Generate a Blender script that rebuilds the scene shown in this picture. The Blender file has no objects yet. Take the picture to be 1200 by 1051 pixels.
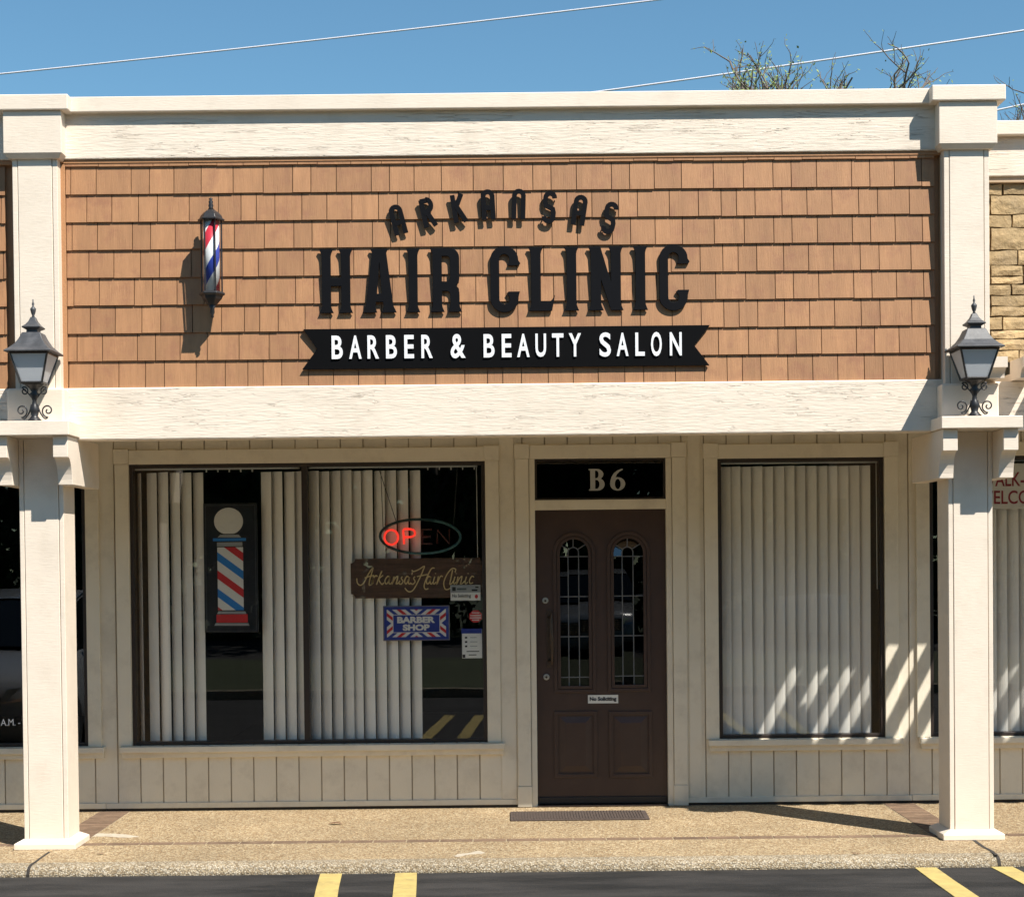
import bpy, math, random
from mathutils import Vector, Matrix
random.seed(7)
C = bpy.context.scene.collection
scn = bpy.context.scene
R = math.radians

# ------------------------------------------------------------------ camera
CAM = Vector((0.0, -11.0, 1.71))
FPX, PPX, PPY = 1870.0, 595.0, 688.0          # focal length and optical centre, in pixels of a 1200 wide frame
PITCH, ROLL = R(1.0), 0.0103
F_ = Vector((0, math.cos(PITCH), -math.sin(PITCH)))
U0 = Vector((0, math.sin(PITCH), math.cos(PITCH)))
R0 = Vector((1, 0, 0))
R_ = math.cos(ROLL)*R0 - math.sin(ROLL)*U0
U_ = math.sin(ROLL)*R0 + math.cos(ROLL)*U0
cam = bpy.data.cameras.new('camera')
cam.sensor_fit = 'HORIZONTAL'; cam.sensor_width = 36.0
cam.lens = FPX/1200*36.0
cam.shift_x = (600-PPX)/1200; cam.shift_y = (PPY-525.5)/1200
cam.clip_start = 0.1; cam.clip_end = 2000
co = bpy.data.objects.new('camera', cam); C.objects.link(co)
m = Matrix((( R_.x, U_.x, -F_.x), (R_.y, U_.y, -F_.y), (R_.z, U_.z, -F_.z))).to_4x4()
m.translation = CAM
co.matrix_world = m
scn.camera = co

# ------------------------------------------------------------------ sky, sun, exposure
SUN = Vector((0.93, -1.0, 1.75)).normalized()
w = bpy.data.worlds.new('World'); scn.world = w; w.use_nodes = True
nt = w.node_tree; nt.nodes.clear()
sky = nt.nodes.new('ShaderNodeTexSky'); sky.sky_type = 'NISHITA'; sky.sun_disc = False
sky.sun_elevation = math.asin(SUN.z)
sky.sun_rotation = math.atan2(SUN.x, SUN.y)
sky.altitude = 0; sky.air_density = 1.1; sky.dust_density = 0.0; sky.ozone_density = 6.5
bg = nt.nodes.new('ShaderNodeBackground'); bg.inputs[1].default_value = 0.082
out = nt.nodes.new('ShaderNodeOutputWorld')
tint = nt.nodes.new('ShaderNodeMixRGB'); tint.blend_type = 'MULTIPLY'; tint.inputs[0].default_value = 1.0
tint.inputs[2].default_value = (0.90, 1.09, 0.98, 1)          # clear autumn sky, a touch more cyan all over
nt.links.new(sky.outputs[0], tint.inputs[1]); nt.links.new(tint.outputs[0], bg.inputs[0]); nt.links.new(bg.outputs[0], out.inputs[0])
sl = bpy.data.lights.new('sun', 'SUN'); sl.energy = 5.0; sl.angle = R(0.5); sl.color = (1.0, 0.945, 0.86)
so = bpy.data.objects.new('sun', sl); C.objects.link(so)
so.rotation_mode = 'QUATERNION'; so.rotation_quaternion = SUN.to_track_quat('Z', 'Y')
so.location = SUN*60
scn.view_settings.view_transform = 'Standard'; scn.view_settings.look = 'None'
scn.view_settings.gamma = 1.0; scn.view_settings.use_curve_mapping = False
scn.view_settings.exposure = 0.68
scn.render.engine = 'CYCLES'
scn.cycles.max_bounces = 10; scn.cycles.diffuse_bounces = 5; scn.cycles.transparent_max_bounces = 16
scn.cycles.use_denoising = True

# ------------------------------------------------------------------ measuring helpers
def ray(px, py):
    return F_ + (px-PPX)/FPX*R_ + (PPY-py)/FPX*U_
def at(px, py, Y):                              # metres on the upright plane y = Y
    d = ray(px, py); p = CAM + d*((Y-CAM.y)/d.y); return p.x, p.z
def X(px, py, Y): return at(px, py, Y)[0]
def Z(px, py, Y): return at(px, py, Y)[1]
def gnd(px, py, z=0.0):                         # metres on the level plane z
    d = ray(px, py); p = CAM + d*((z-CAM.z)/d.z); return p.x, p.y

# ------------------------------------------------------------------ object helpers
W = {}
def link(o, parent=None, loc=(0, 0, 0)):
    C.objects.link(o); loc = Vector(loc)
    W[o.name] = loc.copy()
    if parent is not None:
        o.parent = parent; o.location = loc - W[parent.name]
    else:
        o.location = loc
    return o
def tag(o, label=None, cat=None, group=None, kind=None):
    if label: o['label'] = label
    if cat: o['category'] = cat
    if group: o['group'] = group
    if kind: o['kind'] = kind
    return o
def thing(name, label, cat, loc, group=None):
    o = bpy.data.objects.new(name, None); o.empty_display_size = 0.1
    link(o, None, loc); return tag(o, label, cat, group)
def copy_tree(o, parent=None, dx=Vector((0, 0, 0))):
    c = o.copy(); C.objects.link(c); c.parent = parent
    W[c.name] = W[o.name] + dx
    if parent is None: c.location = o.location + dx
    for ch in list(o.children): copy_tree(ch, c, dx)
    return c

class MB:
    def __init__(s): s.v = []; s.f = []
    def add(s, vs, fs):
        n = len(s.v); s.v += [tuple(v) for v in vs]; s.f += [tuple(i+n for i in f) for f in fs]; return s
    def box(s, x0, x1, y0, y1, z0, z1):
        x0, x1 = min(x0, x1), max(x0, x1); y0, y1 = min(y0, y1), max(y0, y1); z0, z1 = min(z0, z1), max(z0, z1)
        return s.add([(x0,y0,z0),(x1,y0,z0),(x1,y1,z0),(x0,y1,z0),(x0,y0,z1),(x1,y0,z1),(x1,y1,z1),(x0,y1,z1)],
                     [(0,3,2,1),(4,5,6,7),(0,1,5,4),(1,2,6,5),(2,3,7,6),(3,0,4,7)])
    def prism_x(s, poly, x0, x1):               # poly of (y,z), extruded along x
        n = len(poly)
        vs = [(x0, y, z) for y, z in poly] + [(x1, y, z) for y, z in poly]
        fs = [tuple(range(n))[::-1], tuple(range(n, 2*n))] + [(i, (i+1) % n, n+(i+1) % n, n+i) for i in range(n)]
        return s.add(vs, fs)
    def prism_y(s, poly, y0, y1):               # poly of (x,z), extruded along y
        n = len(poly)
        vs = [(x, y0, z) for x, z in poly] + [(x, y1, z) for x, z in poly]
        fs = [tuple(range(n)), tuple(range(n, 2*n))[::-1]] + [(n+i, n+(i+1) % n, (i+1) % n, i) for i in range(n)]
        return s.add(vs, fs)
    def prism_z(s, poly, z0, z1):
        n = len(poly)
        vs = [(x, y, z0) for x, y in poly] + [(x, y, z1) for x, y in poly]
        fs = [tuple(range(n))[::-1], tuple(range(n, 2*n))] + [(i, (i+1) % n, n+(i+1) % n, n+i) for i in range(n)]
        return s.add(vs, fs)
    def lathe(s, prof, cx, cy, n=16, rot=0.0, sq=False):   # prof of (r,z)
        base = len(s.v)
        for r, z in prof:
            for k in range(n):
                a = rot + 2*math.pi*k/n
                s.v.append((cx + r*math.cos(a), cy + r*math.sin(a), z))
        for i in range(len(prof)-1):
            for k in range(n):
                a = base+i*n+k; b = base+i*n+(k+1) % n
                s.f.append((a, b, b+n, a+n))
        s.f.append(tuple(base+k for k in range(n))[::-1])
        s.f.append(tuple(base+(len(prof)-1)*n+k for k in range(n)))
        return s
    def tube(s, pts, r, n=6, cap=True):
        pts = [Vector(p) for p in pts]; base = len(s.v); N = len(pts)
        rr = r if isinstance(r, (list, tuple)) else [r]*N
        prev = None
        for i, p in enumerate(pts):
            t = (pts[min(i+1, N-1)] - pts[max(i-1, 0)])
            if t.length < 1e-9: t = Vector((0, 0, 1))
            t.normalize()
            if prev is None:
                ref = Vector((0, 1, 0)) if abs(t.y) < 0.9 else Vector((1, 0, 0))
                u = t.cross(ref).normalized()
            else:
                u = (prev - t*prev.dot(t))
                u = u.normalized() if u.length > 1e-6 else t.orthogonal().normalized()
            prev = u; v = t.cross(u)
            for k in range(n):
                a = 2*math.pi*k/n
                s.v.append(tuple(p + (u*math.cos(a) + v*math.sin(a))*rr[i]))
        for i in range(N-1):
            for k in range(n):
                a = base+i*n+k; b = base+i*n+(k+1) % n
                s.f.append((a, b, b+n, a+n))
        if cap:
            s.f.append(tuple(base+k for k in range(n))[::-1]); s.f.append(tuple(base+(N-1)*n+k for k in range(n)))
        return s
    def ribbon(s, pts, wd, y0, y1, closed=False):  # flat stroke in the x,z plane, wd wide
        P = [Vector((p[0], p[1])) for p in pts]; N = len(P); L = []; Rr = []
        for i in range(N):
            a = P[(i-1) % N] if (closed or i > 0) else None
            b = P[(i+1) % N] if (closed or i < N-1) else None
            d1 = (P[i]-a).normalized() if a is not None else None
            d2 = (b-P[i]).normalized() if b is not None else None
            if d1 is None: d1 = d2
            if d2 is None: d2 = d1
            n1 = Vector((-d1.y, d1.x)); n2 = Vector((-d2.y, d2.x)); nn = n1+n2
            if nn.length < 0.3: nn = n1
            nn.normalize(); k = wd/2/max(0.5, nn.dot(n1))
            L.append(P[i]+nn*k); Rr.append(P[i]-nn*k)
        base = len(s.v)
        for y in (y0, y1):
            for q in L: s.v.append((q.x, y, q.y))
            for q in Rr: s.v.append((q.x, y, q.y))
        for i in range(N if closed else N-1):
            j = (i+1) % N
            l0, l1, r0, r1 = base+i, base+j, base+N+i, base+N+j; o = 2*N
            s.f += [(r0, r1, l1, l0), (l0+o, l1+o, r1+o, r0+o), (l0, l1, l1+o, l0+o), (r1, r0, r0+o, r1+o)]
        if not closed:
            o = 2*N
            s.f += [(base, base+o, base+N+o, base+N), (base+N-1, base+2*N-1, base+2*N-1+o, base+N-1+o)]
        return s
    def mesh(s, name):
        xs = [v[0] for v in s.v]; ys = [v[1] for v in s.v]; zs = [v[2] for v in s.v]
        c = Vector(((min(xs)+max(xs))/2, (min(ys)+max(ys))/2, min(zs)))
        me = bpy.data.meshes.new(name)
        me.from_pydata([(v[0]-c.x, v[1]-c.y, v[2]-c.z) for v in s.v], [], s.f)
        me.update(); return me, c
    def build(s, name, mt, parent=None, smooth=False, bevel=0.0, seg=2):
        me, c = s.mesh(name)
        me.materials.append(mt)
        if smooth:
            for p in me.polygons: p.use_smooth = True
        o = bpy.data.objects.new(name, me)
        link(o, parent, c)
        if bevel:
            b = o.modifiers.new('edge', 'BEVEL'); b.width = bevel; b.segments = seg; b.limit_method = 'ANGLE'; b.angle_limit = R(40)
        return o
def box(name, mt, parent, x0, x1, y0, y1, z0, z1, bevel=0.003):
    return MB().box(x0, x1, y0, y1, z0, z1).build(name, mt, parent, bevel=bevel)

def curve_mesh(name, splines, depth, mt, parent, ox, oz, yfront, bev=0.0):
    cu = bpy.data.curves.new(name, 'CURVE'); cu.dimensions = '2D'; cu.fill_mode = 'BOTH'
    cu.extrude = depth/2 - bev; cu.bevel_depth = bev; cu.bevel_resolution = 1
    for sp in splines:
        q = cu.splines.new('POLY'); q.points.add(len(sp)-1); q.use_cyclic_u = True
        for pt, (a, b) in zip(q.points, sp): pt.co = (a, b, 0, 1)
    return _to_obj(cu, name, mt, parent, ox, oz, yfront, depth)
def _to_obj(cu, name, mt, parent, ox, oz, yfront, depth, fit=None):
    t = bpy.data.objects.new('tmp', cu); C.objects.link(t)
    bpy.context.view_layer.update()
    me = bpy.data.meshes.new_from_object(t)
    bpy.data.objects.remove(t)
    mb = MB(); vs = [v.co.copy() for v in me.vertices]
    if fit:
        w_, h_ = fit
        x0 = min(v.x for v in vs); x1 = max(v.x for v in vs); y0 = min(v.y for v in vs); y1 = max(v.y for v in vs)
        for v in vs:
            v.x = (v.x-x0)/(x1-x0)*w_; v.y = (v.y-y0)/(y1-y0)*h_
    mb.add([(ox+v.x, yfront+depth/2-v.z, oz+v.y) for v in vs], [tuple(p.vertices) for p in me.polygons])
    bpy.data.meshes.remove(me)
    return mb.build(name, mt, parent)
def text_obj(body, name, mt, parent, x0, x1, z0, z1, yfront, depth, bold=0.0, spacing=1.0, shear=0.0):
    cu = bpy.data.curves.new(name, 'FONT'); cu.body = body; cu.size = 1.0; cu.extrude = 0.02; cu.offset = bold
    cu.space_character = spacing; cu.shear = shear; cu.resolution_u = 4
    t = bpy.data.objects.new('tmp', cu); C.objects.link(t); bpy.context.view_layer.update()
    me = bpy.data.meshes.new_from_object(t); bpy.data.objects.remove(t)
    vs = [v.co.copy() for v in me.vertices]
    ax = min(v.x for v in vs); bx = max(v.x for v in vs); ay = min(v.y for v in vs); by = max(v.y for v in vs)
    mb = MB()
    mb.add([(x0+(v.x-ax)/(bx-ax)*(x1-x0), yfront + (0.02-v.z)/0.04*depth, z0+(v.y-ay)/(by-ay)*(z1-z0)) for v in vs],
           [tuple(p.vertices) for p in me.polygons])
    bpy.data.meshes.remove(me)
    return mb.build(name, mt, parent)
def clip(poly, x0, x1, z0, z1):
    def cut(ps, inside, inter):
        o = []
        for i in range(len(ps)):
            a, b = ps[i-1], ps[i]
            if inside(b):
                if not inside(a): o.append(inter(a, b))
                o.append(b)
            elif inside(a): o.append(inter(a, b))
        return o
    def ix(v): return lambda a, b: (v, a[1]+(b[1]-a[1])*(v-a[0])/(b[0]-a[0]))
    def iz(v): return lambda a, b: (a[0]+(b[0]-a[0])*(v-a[1])/(b[1]-a[1]), v)
    for ins, it in ((lambda p: p[0] >= x0, ix(x0)), (lambda p: p[0] <= x1, ix(x1)), (lambda p: p[1] >= z0, iz(z0)), (lambda p: p[1] <= z1, iz(z1))):
        if not poly: return []
        poly = cut(poly, ins, it)
    return poly
def smooth_path(pts, k=6):                      # Catmull-Rom through the points
    o = []; P = [pts[0]] + list(pts) + [pts[-1]]
    for i in range(1, len(P)-2):
        p0, p1, p2, p3 = P[i-1], P[i], P[i+1], P[i+2]
        for j in range(k):
            t = j/k
            o.append(tuple(0.5*((2*p1[d]) + (-p0[d]+p2[d])*t + (2*p0[d]-5*p1[d]+4*p2[d]-p3[d])*t*t + (-p0[d]+3*p1[d]-3*p2[d]+p3[d])*t**3) for d in range(len(p1))))
    o.append(tuple(pts[-1])); return o

# ------------------------------------------------------------------ materials
def mat(name, col, rough=0.6, var=0.12, nscale=6.0, stretch=(1, 1, 1), bump=0.0, bscale=60.0, bstretch=None, bdist=0.01,
        rnd=0.0, metal=0.0, cracks=None, dirt=None, dirt_amt=0.0, dirt_scale=3.0, spec=0.5, coat=0.0):
    m = bpy.data.materials.new(name); m.use_nodes = True; t = m.node_tree; N = t.nodes; L = t.links
    b = N['Principled BSDF']; b.inputs['Roughness'].default_value = rough; b.inputs['Metallic'].default_value = metal
    b.inputs['Specular IOR Level'].default_value = spec; b.inputs['Coat Weight'].default_value = coat
    tc = N.new('ShaderNodeTexCoord'); oi = N.new('ShaderNodeObjectInfo')
    mul = N.new('ShaderNodeVectorMath'); mul.operation = 'MULTIPLY_ADD'
    cmb = N.new('ShaderNodeCombineXYZ')
    for i in range(3): L.new(oi.outputs['Random'], cmb.inputs[i])
    mul.inputs[1].default_value = (37.0, 53.0, 71.0); L.new(cmb.outputs[0], mul.inputs[0]); L.new(tc.outputs['Object'], mul.inputs[2])
    def noise(scale, st, det=6, rg=0.6):
        mp = N.new('ShaderNodeMapping'); mp.inputs['Scale'].default_value = st; L.new(mul.outputs[0], mp.inputs[0])
        n = N.new('ShaderNodeTexNoise'); n.inputs['Scale'].default_value = scale; n.inputs['Detail'].default_value = det
        n.inputs['Roughness'].default_value = rg; L.new(mp.outputs[0], n.inputs['Vector']); return n
    n = noise(nscale, stretch)
    hsv = N.new('ShaderNodeHueSaturation'); hsv.inputs['Color'].default_value = (*col, 1)
    mr = N.new('ShaderNodeMapRange'); mr.inputs[1].default_value = 0.3; mr.inputs[2].default_value = 0.7
    mr.inputs[3].default_value = 1-var; mr.inputs[4].default_value = 1+var; L.new(n.outputs[0], mr.inputs[0])
    if rnd:
        m2 = N.new('ShaderNodeMapRange'); m2.inputs[3].default_value = 1-rnd; m2.inputs[4].default_value = 1+rnd
        L.new(oi.outputs['Random'], m2.inputs[0])
        mm = N.new('ShaderNodeMath'); mm.operation = 'MULTIPLY'; L.new(mr.outputs[0], mm.inputs[0]); L.new(m2.outputs[0], mm.inputs[1])
        L.new(mm.outputs[0], hsv.inputs['Value'])
    else: L.new(mr.outputs[0], hsv.inputs['Value'])
    colout = hsv.outputs[0]
    if dirt:
        dn = noise(dirt_scale, (1, 1, 1), 8, 0.7)
        r = N.new('ShaderNodeMapRange'); r.inputs[1].default_value = 0.5; r.inputs[2].default_value = 0.72
        r.inputs[3].default_value = 0; r.inputs[4].default_value = dirt_amt; L.new(dn.outputs[0], r.inputs[0])
        mx = N.new('ShaderNodeMixRGB'); mx.inputs[2].default_value = (*dirt, 1); L.new(r.outputs[0], mx.inputs[0]); L.new(colout, mx.inputs[1])
        colout = mx.outputs[0]
    L.new(colout, b.inputs['Base Color'])
    if bump:
        bn = noise(bscale, bstretch or stretch, 5, 0.6)
        bp = N.new('ShaderNodeBump'); bp.inputs['Strength'].default_value = bump; bp.inputs['Distance'].default_value = bdist
        L.new(bn.outputs[0], bp.inputs['Height']); L.new(bp.outputs[0], b.inputs['Normal'])
        if cracks:                                # sparse thin checks along the grain: cracks = (scale, stretch, width, coverage)
            cn = noise(cracks[0], cracks[1], 4, 0.55); pm = noise(1.7, (1, 1, 1), 4, 0.6)
            sb = N.new('ShaderNodeMath'); sb.operation = 'SUBTRACT'; sb.inputs[1].default_value = 0.5; L.new(cn.outputs[0], sb.inputs[0])
            ab = N.new('ShaderNodeMath'); ab.operation = 'ABSOLUTE'; L.new(sb.outputs[0], ab.inputs[0])
            ln = N.new('ShaderNodeMapRange'); ln.inputs[1].default_value = 0.0; ln.inputs[2].default_value = cracks[2]; ln.inputs[3].default_value = 1; ln.inputs[4].default_value = 0
            L.new(ab.outputs[0], ln.inputs[0])
            pr = N.new('ShaderNodeMapRange'); pr.inputs[1].default_value = cracks[3]; pr.inputs[2].default_value = cracks[3]+0.1; L.new(pm.outputs[0], pr.inputs[0])
            ml = N.new('ShaderNodeMath'); ml.operation = 'MULTIPLY'; L.new(ln.outputs[0], ml.inputs[0]); L.new(pr.outputs[0], ml.inputs[1])
            b2 = N.new('ShaderNodeBump'); b2.invert = True; b2.inputs['Strength'].default_value = 0.65; b2.inputs['Distance'].default_value = 0.012
            L.new(ml.outputs[0], b2.inputs['Height']); L.new(bp.outputs[0], b2.inputs['Normal']); L.new(b2.outputs[0], b.inputs['Normal'])
            cx = N.new('ShaderNodeMixRGB'); cx.inputs[2].default_value = (col[0]*.42, col[1]*.38, col[2]*.32, 1)
            mf = N.new('ShaderNodeMath'); mf.operation = 'MULTIPLY'; mf.inputs[1].default_value = 0.13; L.new(ml.outputs[0], mf.inputs[0])
            L.new(mf.outputs[0], cx.inputs[0]); L.new(colout, cx.inputs[1]); L.new(cx.outputs[0], b.inputs['Base Color'])
    return m
CREAM = (0.79, 0.685, 0.565)
M = {}
M['paint'] = mat('cream_paint', CREAM, 0.55, 0.045, 3, bump=0.3, bscale=22, bstretch=(0.8, 0.8, 6), bdist=0.004, dirt=(0.5, 0.42, 0.32), dirt_amt=0.25, dirt_scale=5)
M['rough_beam'] = mat('cream_rough_sawn', CREAM, 0.65, 0.04, 3, (0.3, 1, 3), bump=0.55, bscale=42, bstretch=(0.25, 1.0, 2.2), bdist=0.006, cracks=(4.2, (0.3, 1, 5.5), 0.009, 0.46), dirt=(0.45, 0.38, 0.28), dirt_amt=0.3, dirt_scale=4)
M['paint_wall'] = mat('cream_wall_paint', (0.74, 0.675, 0.545), 0.6, 0.05, 2.5, cracks=(7, (4, 4, 0.25), 0.005, 0.66), bump=0.3, bscale=50, bstretch=(5, 5, 0.5), bdist=0.004, dirt=(0.42, 0.36, 0.28), dirt_amt=0.42, dirt_scale=3.4)
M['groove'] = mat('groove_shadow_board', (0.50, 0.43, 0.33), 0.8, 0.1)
M['shingle'] = mat('cedar_shingle', (0.375, 0.190, 0.088), 0.62, 0.13, 7, (3, 1, 0.5), bump=0.5, bscale=45, bstretch=(4, 1, 0.3), bdist=0.004, rnd=0.12, dirt=(0.26, 0.105, 0.062), dirt_amt=0.55, dirt_scale=7)
M['browntrim'] = mat('brown_trim', (0.40, 0.20, 0.09), 0.6, 0.08, 5, bump=0.2)
M['bronze'] = mat('dark_bronze_frame', (0.028, 0.020, 0.017), 0.4, 0.1, 5)
M['door'] = mat('dark_brown_door_paint', (0.054, 0.030, 0.0225), 0.45, 0.10, 5, bump=0.12, bscale=40, bstretch=(4, 4, 0.5), bdist=0.003, dirt=(0.09, 0.06, 0.045), dirt_amt=0.25, dirt_scale=4)
M['black'] = mat('black_iron', (0.020, 0.020, 0.022), 0.42, 0.2, 12, bump=0.15, bscale=80, bdist=0.003)
M['greyiron'] = mat('weathered_black_iron', (0.055, 0.057, 0.062), 0.5, 0.3, 14, bump=0.2, bscale=70, bdist=0.003, dirt=(0.13, 0.13, 0.135), dirt_amt=0.5, dirt_scale=9)
M['sign'] = mat('sign_black', (0.0045, 0.0048, 0.0065), 0.6, 0.1, 8, spec=0.1)
M['ribbon'] = mat('ribbon_black', (0.0035, 0.0035, 0.004), 0.55, 0.1, 4, spec=0.08)
M['white'] = mat('white_acrylic', (0.86, 0.88, 0.90), 0.25, 0.02, 4)
M['vane'] = mat('blind_vinyl', (0.90, 0.875, 0.81), 0.5, 0.05, 2.0, (2, 2, 0.3), bump=0.1, bscale=120, bdist=0.001, rnd=0.05)
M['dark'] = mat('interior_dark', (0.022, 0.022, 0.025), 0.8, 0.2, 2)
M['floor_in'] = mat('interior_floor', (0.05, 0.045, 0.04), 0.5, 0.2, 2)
M['metal'] = mat('brushed_metal', (0.55, 0.53, 0.48), 0.35, 0.1, 20, metal=1.0)
M['bronzemetal'] = mat('aged_bronze_metal', (0.09, 0.065, 0.05), 0.4, 0.2, 20, metal=0.7)
M['came'] = mat('lead_came', (0.17, 0.175, 0.185), 0.4, 0.1, 20, metal=0.3)
M['mat'] = mat('doormat_rubber', (0.075, 0.055, 0.045), 0.9, 0.35, 60, bump=0.6, bscale=150, bdist=0.006)
M['brick'] = mat('paver_brick', (0.17, 0.108, 0.068), 0.85, 0.2, 12, bump=0.5, bscale=60, bdist=0.005, rnd=0.18, dirt=(0.34, 0.24, 0.15), dirt_amt=0.5, dirt_scale=8)
M['mortar'] = mat('mortar', (0.33, 0.26, 0.17), 0.9, 0.2, 30, bump=0.4, bscale=100)
M['stone'] = mat('tan_stone', (0.44, 0.315, 0.165), 0.9, 0.28, 7, bump=0.9, bscale=14, bdist=0.02, rnd=0.24, dirt=(0.28, 0.21, 0.14), dirt_amt=0.5, dirt_scale=6)
M['stonejoint'] = mat('stone_joint', (0.22, 0.17, 0.11), 0.95, 0.2, 20)
M['yellow'] = mat('yellow_road_paint', (0.49, 0.375, 0.13), 0.75, 0.12, 14, bump=0.3, bscale=120, bdist=0.004, dirt=(0.25, 0.2, 0.1), dirt_amt=0.65, dirt_scale=9)
M['roof'] = mat('roof_gravel', (0.25, 0.24, 0.22), 0.9, 0.2, 20)
M['woodsign'] = mat('walnut_sign', (0.085, 0.045, 0.027), 0.45, 0.35, 6, (0.6, 1, 9), bump=0.2, bscale=30, bstretch=(0.6, 1, 9), bdist=0.002)
M['gold'] = mat('gold_paint', (0.62, 0.47, 0.22), 0.4, 0.08, 10)
M['blue'] = mat('print_blue', (0.025, 0.045, 0.27), 0.35, 0.03, 4)
M['midblue'] = mat('print_midblue', (0.03, 0.20, 0.55), 0.35, 0.03, 4)
M['red'] = mat('print_red', (0.55, 0.03, 0.035), 0.35, 0.03, 4)
M['offwhite'] = mat('print_white', (0.70, 0.70, 0.66), 0.4, 0.03, 4)
M['ink'] = mat('print_ink', (0.012, 0.012, 0.015), 0.5, 0.03, 4)
M['grey'] = mat('print_grey', (0.30, 0.32, 0.32), 0.5, 0.05, 8)
M['panelblack'] = mat('print_panel_black', (0.012, 0.012, 0.017), 0.35, 0.1, 4)
M['maroon'] = mat('print_maroon', (0.27, 0.025, 0.045), 0.5, 0.04, 4)
M['teal'] = mat('neon_tube_unlit', (0.045, 0.13, 0.14), 0.3, 0.1, 10)
M['neonoff'] = mat('neon_red_unlit', (0.09, 0.018, 0.016), 0.3, 0.1, 10)
M['b6'] = mat('house_letter_grey', (0.42, 0.42, 0.40), 0.4, 0.03, 6)
M['frost'] = mat('frosted_lamp_glass', (0.62, 0.65, 0.68), 0.28, 0.06, 3)
def frosted():
    m = bpy.data.materials.new('frosted_lamp_glass'); m.use_nodes = True; t = m.node_tree; N = t.nodes; L = t.links; b = N['Principled BSDF']
    b.inputs['Base Color'].default_value = (0.82, 0.84, 0.87, 1); b.inputs['Roughness'].default_value = 0.35
    tl = N.new('ShaderNodeBsdfTranslucent'); tl.inputs[0].default_value = (0.85, 0.87, 0.88, 1)
    mx = N.new('ShaderNodeMixShader'); mx.inputs[0].default_value = 0.5
    L.new(b.outputs[0], mx.inputs[1]); L.new(tl.outputs[0], mx.inputs[2]); L.new(mx.outputs[0], N['Material Output'].inputs[0]); return m
M['frost'] = frosted()
M['wire'] = mat('cable_sheath', (0.56, 0.56, 0.60), 0.5, 0.03, 4)
M['cord'] = mat('cord', (0.05, 0.05, 0.05), 0.6, 0.05, 4)
M['bark'] = mat('bark', (0.16, 0.125, 0.10), 0.9, 0.25, 20)
M['leaf'] = mat('sparse_leaf', (0.20, 0.26, 0.07), 0.6, 0.25, 3)
M['leafdark'] = mat('dense_leaf', (0.045, 0.075, 0.022), 0.6, 0.35, 3)
M['deadleaf'] = mat('dry_leaf', (0.14, 0.06, 0.03), 0.8, 0.2, 20)
M['grass'] = mat('grass_turf', (0.05, 0.062, 0.024), 0.9, 0.3, 3, bump=0.6, bscale=40, bdist=0.03)
M['tyre'] = mat('tyre_rubber', (0.02, 0.02, 0.02), 0.8, 0.1)
M['carpaint'] = mat('grey_car_paint', (0.34, 0.35, 0.365), 0.25, 0.02, 2, coat=0.8)
M['carglass'] = mat('car_glass', (0.012, 0.014, 0.016), 0.06, 0.02, 2)
M['chrome'] = mat('chrome', (0.75, 0.75, 0.75), 0.12, 0.02, 2, metal=1.0)
M['spill'] = mat('white_paint_spill', (0.47, 0.41, 0.32), 0.8, 0.15, 20)
M['crack'] = mat('crack_filler', (0.035, 0.03, 0.026), 0.9, 0.1)

def glass(name, tint, ior=1.55, rough=0.0):
    m = bpy.data.materials.new(name); m.use_nodes = True; t = m.node_tree; N = t.nodes; L = t.links
    N.remove(N['Principled BSDF'])
    tr = N.new('ShaderNodeBsdfTransparent'); tr.inputs[0].default_value = (*tint, 1)
    gl = N.new('ShaderNodeBsdfGlossy'); gl.inputs['Roughness'].default_value = rough
    f0 = ((ior-1)/(ior+1))**2                    # Schlick, the same from either face of the sheet
    lw = N.new('ShaderNodeLayerWeight'); lw.inputs[0].default_value = 0.5
    pw = N.new('ShaderNodeMath'); pw.operation = 'POWER'; pw.inputs[1].default_value = 5.0; L.new(lw.outputs['Facing'], pw.inputs[0])
    fr = N.new('ShaderNodeMath'); fr.operation = 'MULTIPLY_ADD'; fr.inputs[1].default_value = 1-f0; fr.inputs[2].default_value = f0; L.new(pw.outputs[0], fr.inputs[0])
    tc = N.new('ShaderNodeTexCoord'); ns = N.new('ShaderNodeTexNoise'); ns.inputs['Scale'].default_value = 1.3
    bp = N.new('ShaderNodeBump'); bp.inputs['Strength'].default_value = 0.012; bp.inputs['Distance'].default_value = 0.05
    L.new(tc.outputs['Object'], ns.inputs['Vector']); L.new(ns.outputs[0], bp.inputs['Height']); L.new(bp.outputs[0], gl.inputs['Normal'])
    mx = N.new('ShaderNodeMixShader')
    L.new(fr.outputs[0], mx.inputs[0]); L.new(tr.outputs[0], mx.inputs[1]); L.new(gl.outputs[0], mx.inputs[2])
    L.new(mx.outputs[0], N['Material Output'].inputs[0]); return m
M['glass'] = glass('window_glass', (0.98, 0.982, 0.978), 1.56)
M['glassdark'] = glass('tinted_glass', (0.35, 0.36, 0.37), 1.5)
M['glassbevel'] = glass('bevelled_glass', (0.35, 0.36, 0.37), 2.1)
def emit(name, col, st):
    m = bpy.data.materials.new(name); m.use_nodes = True; b = m.node_tree.nodes['Principled BSDF']
    b.inputs['Base Color'].default_value = (*col, 1); b.inputs['Emission Color'].default_value = (*col, 1)
    b.inputs['Emission Strength'].default_value = st; return m
M['neon'] = emit('neon_red_lit', (1.0, 0.05, 0.03), 0.55)

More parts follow.
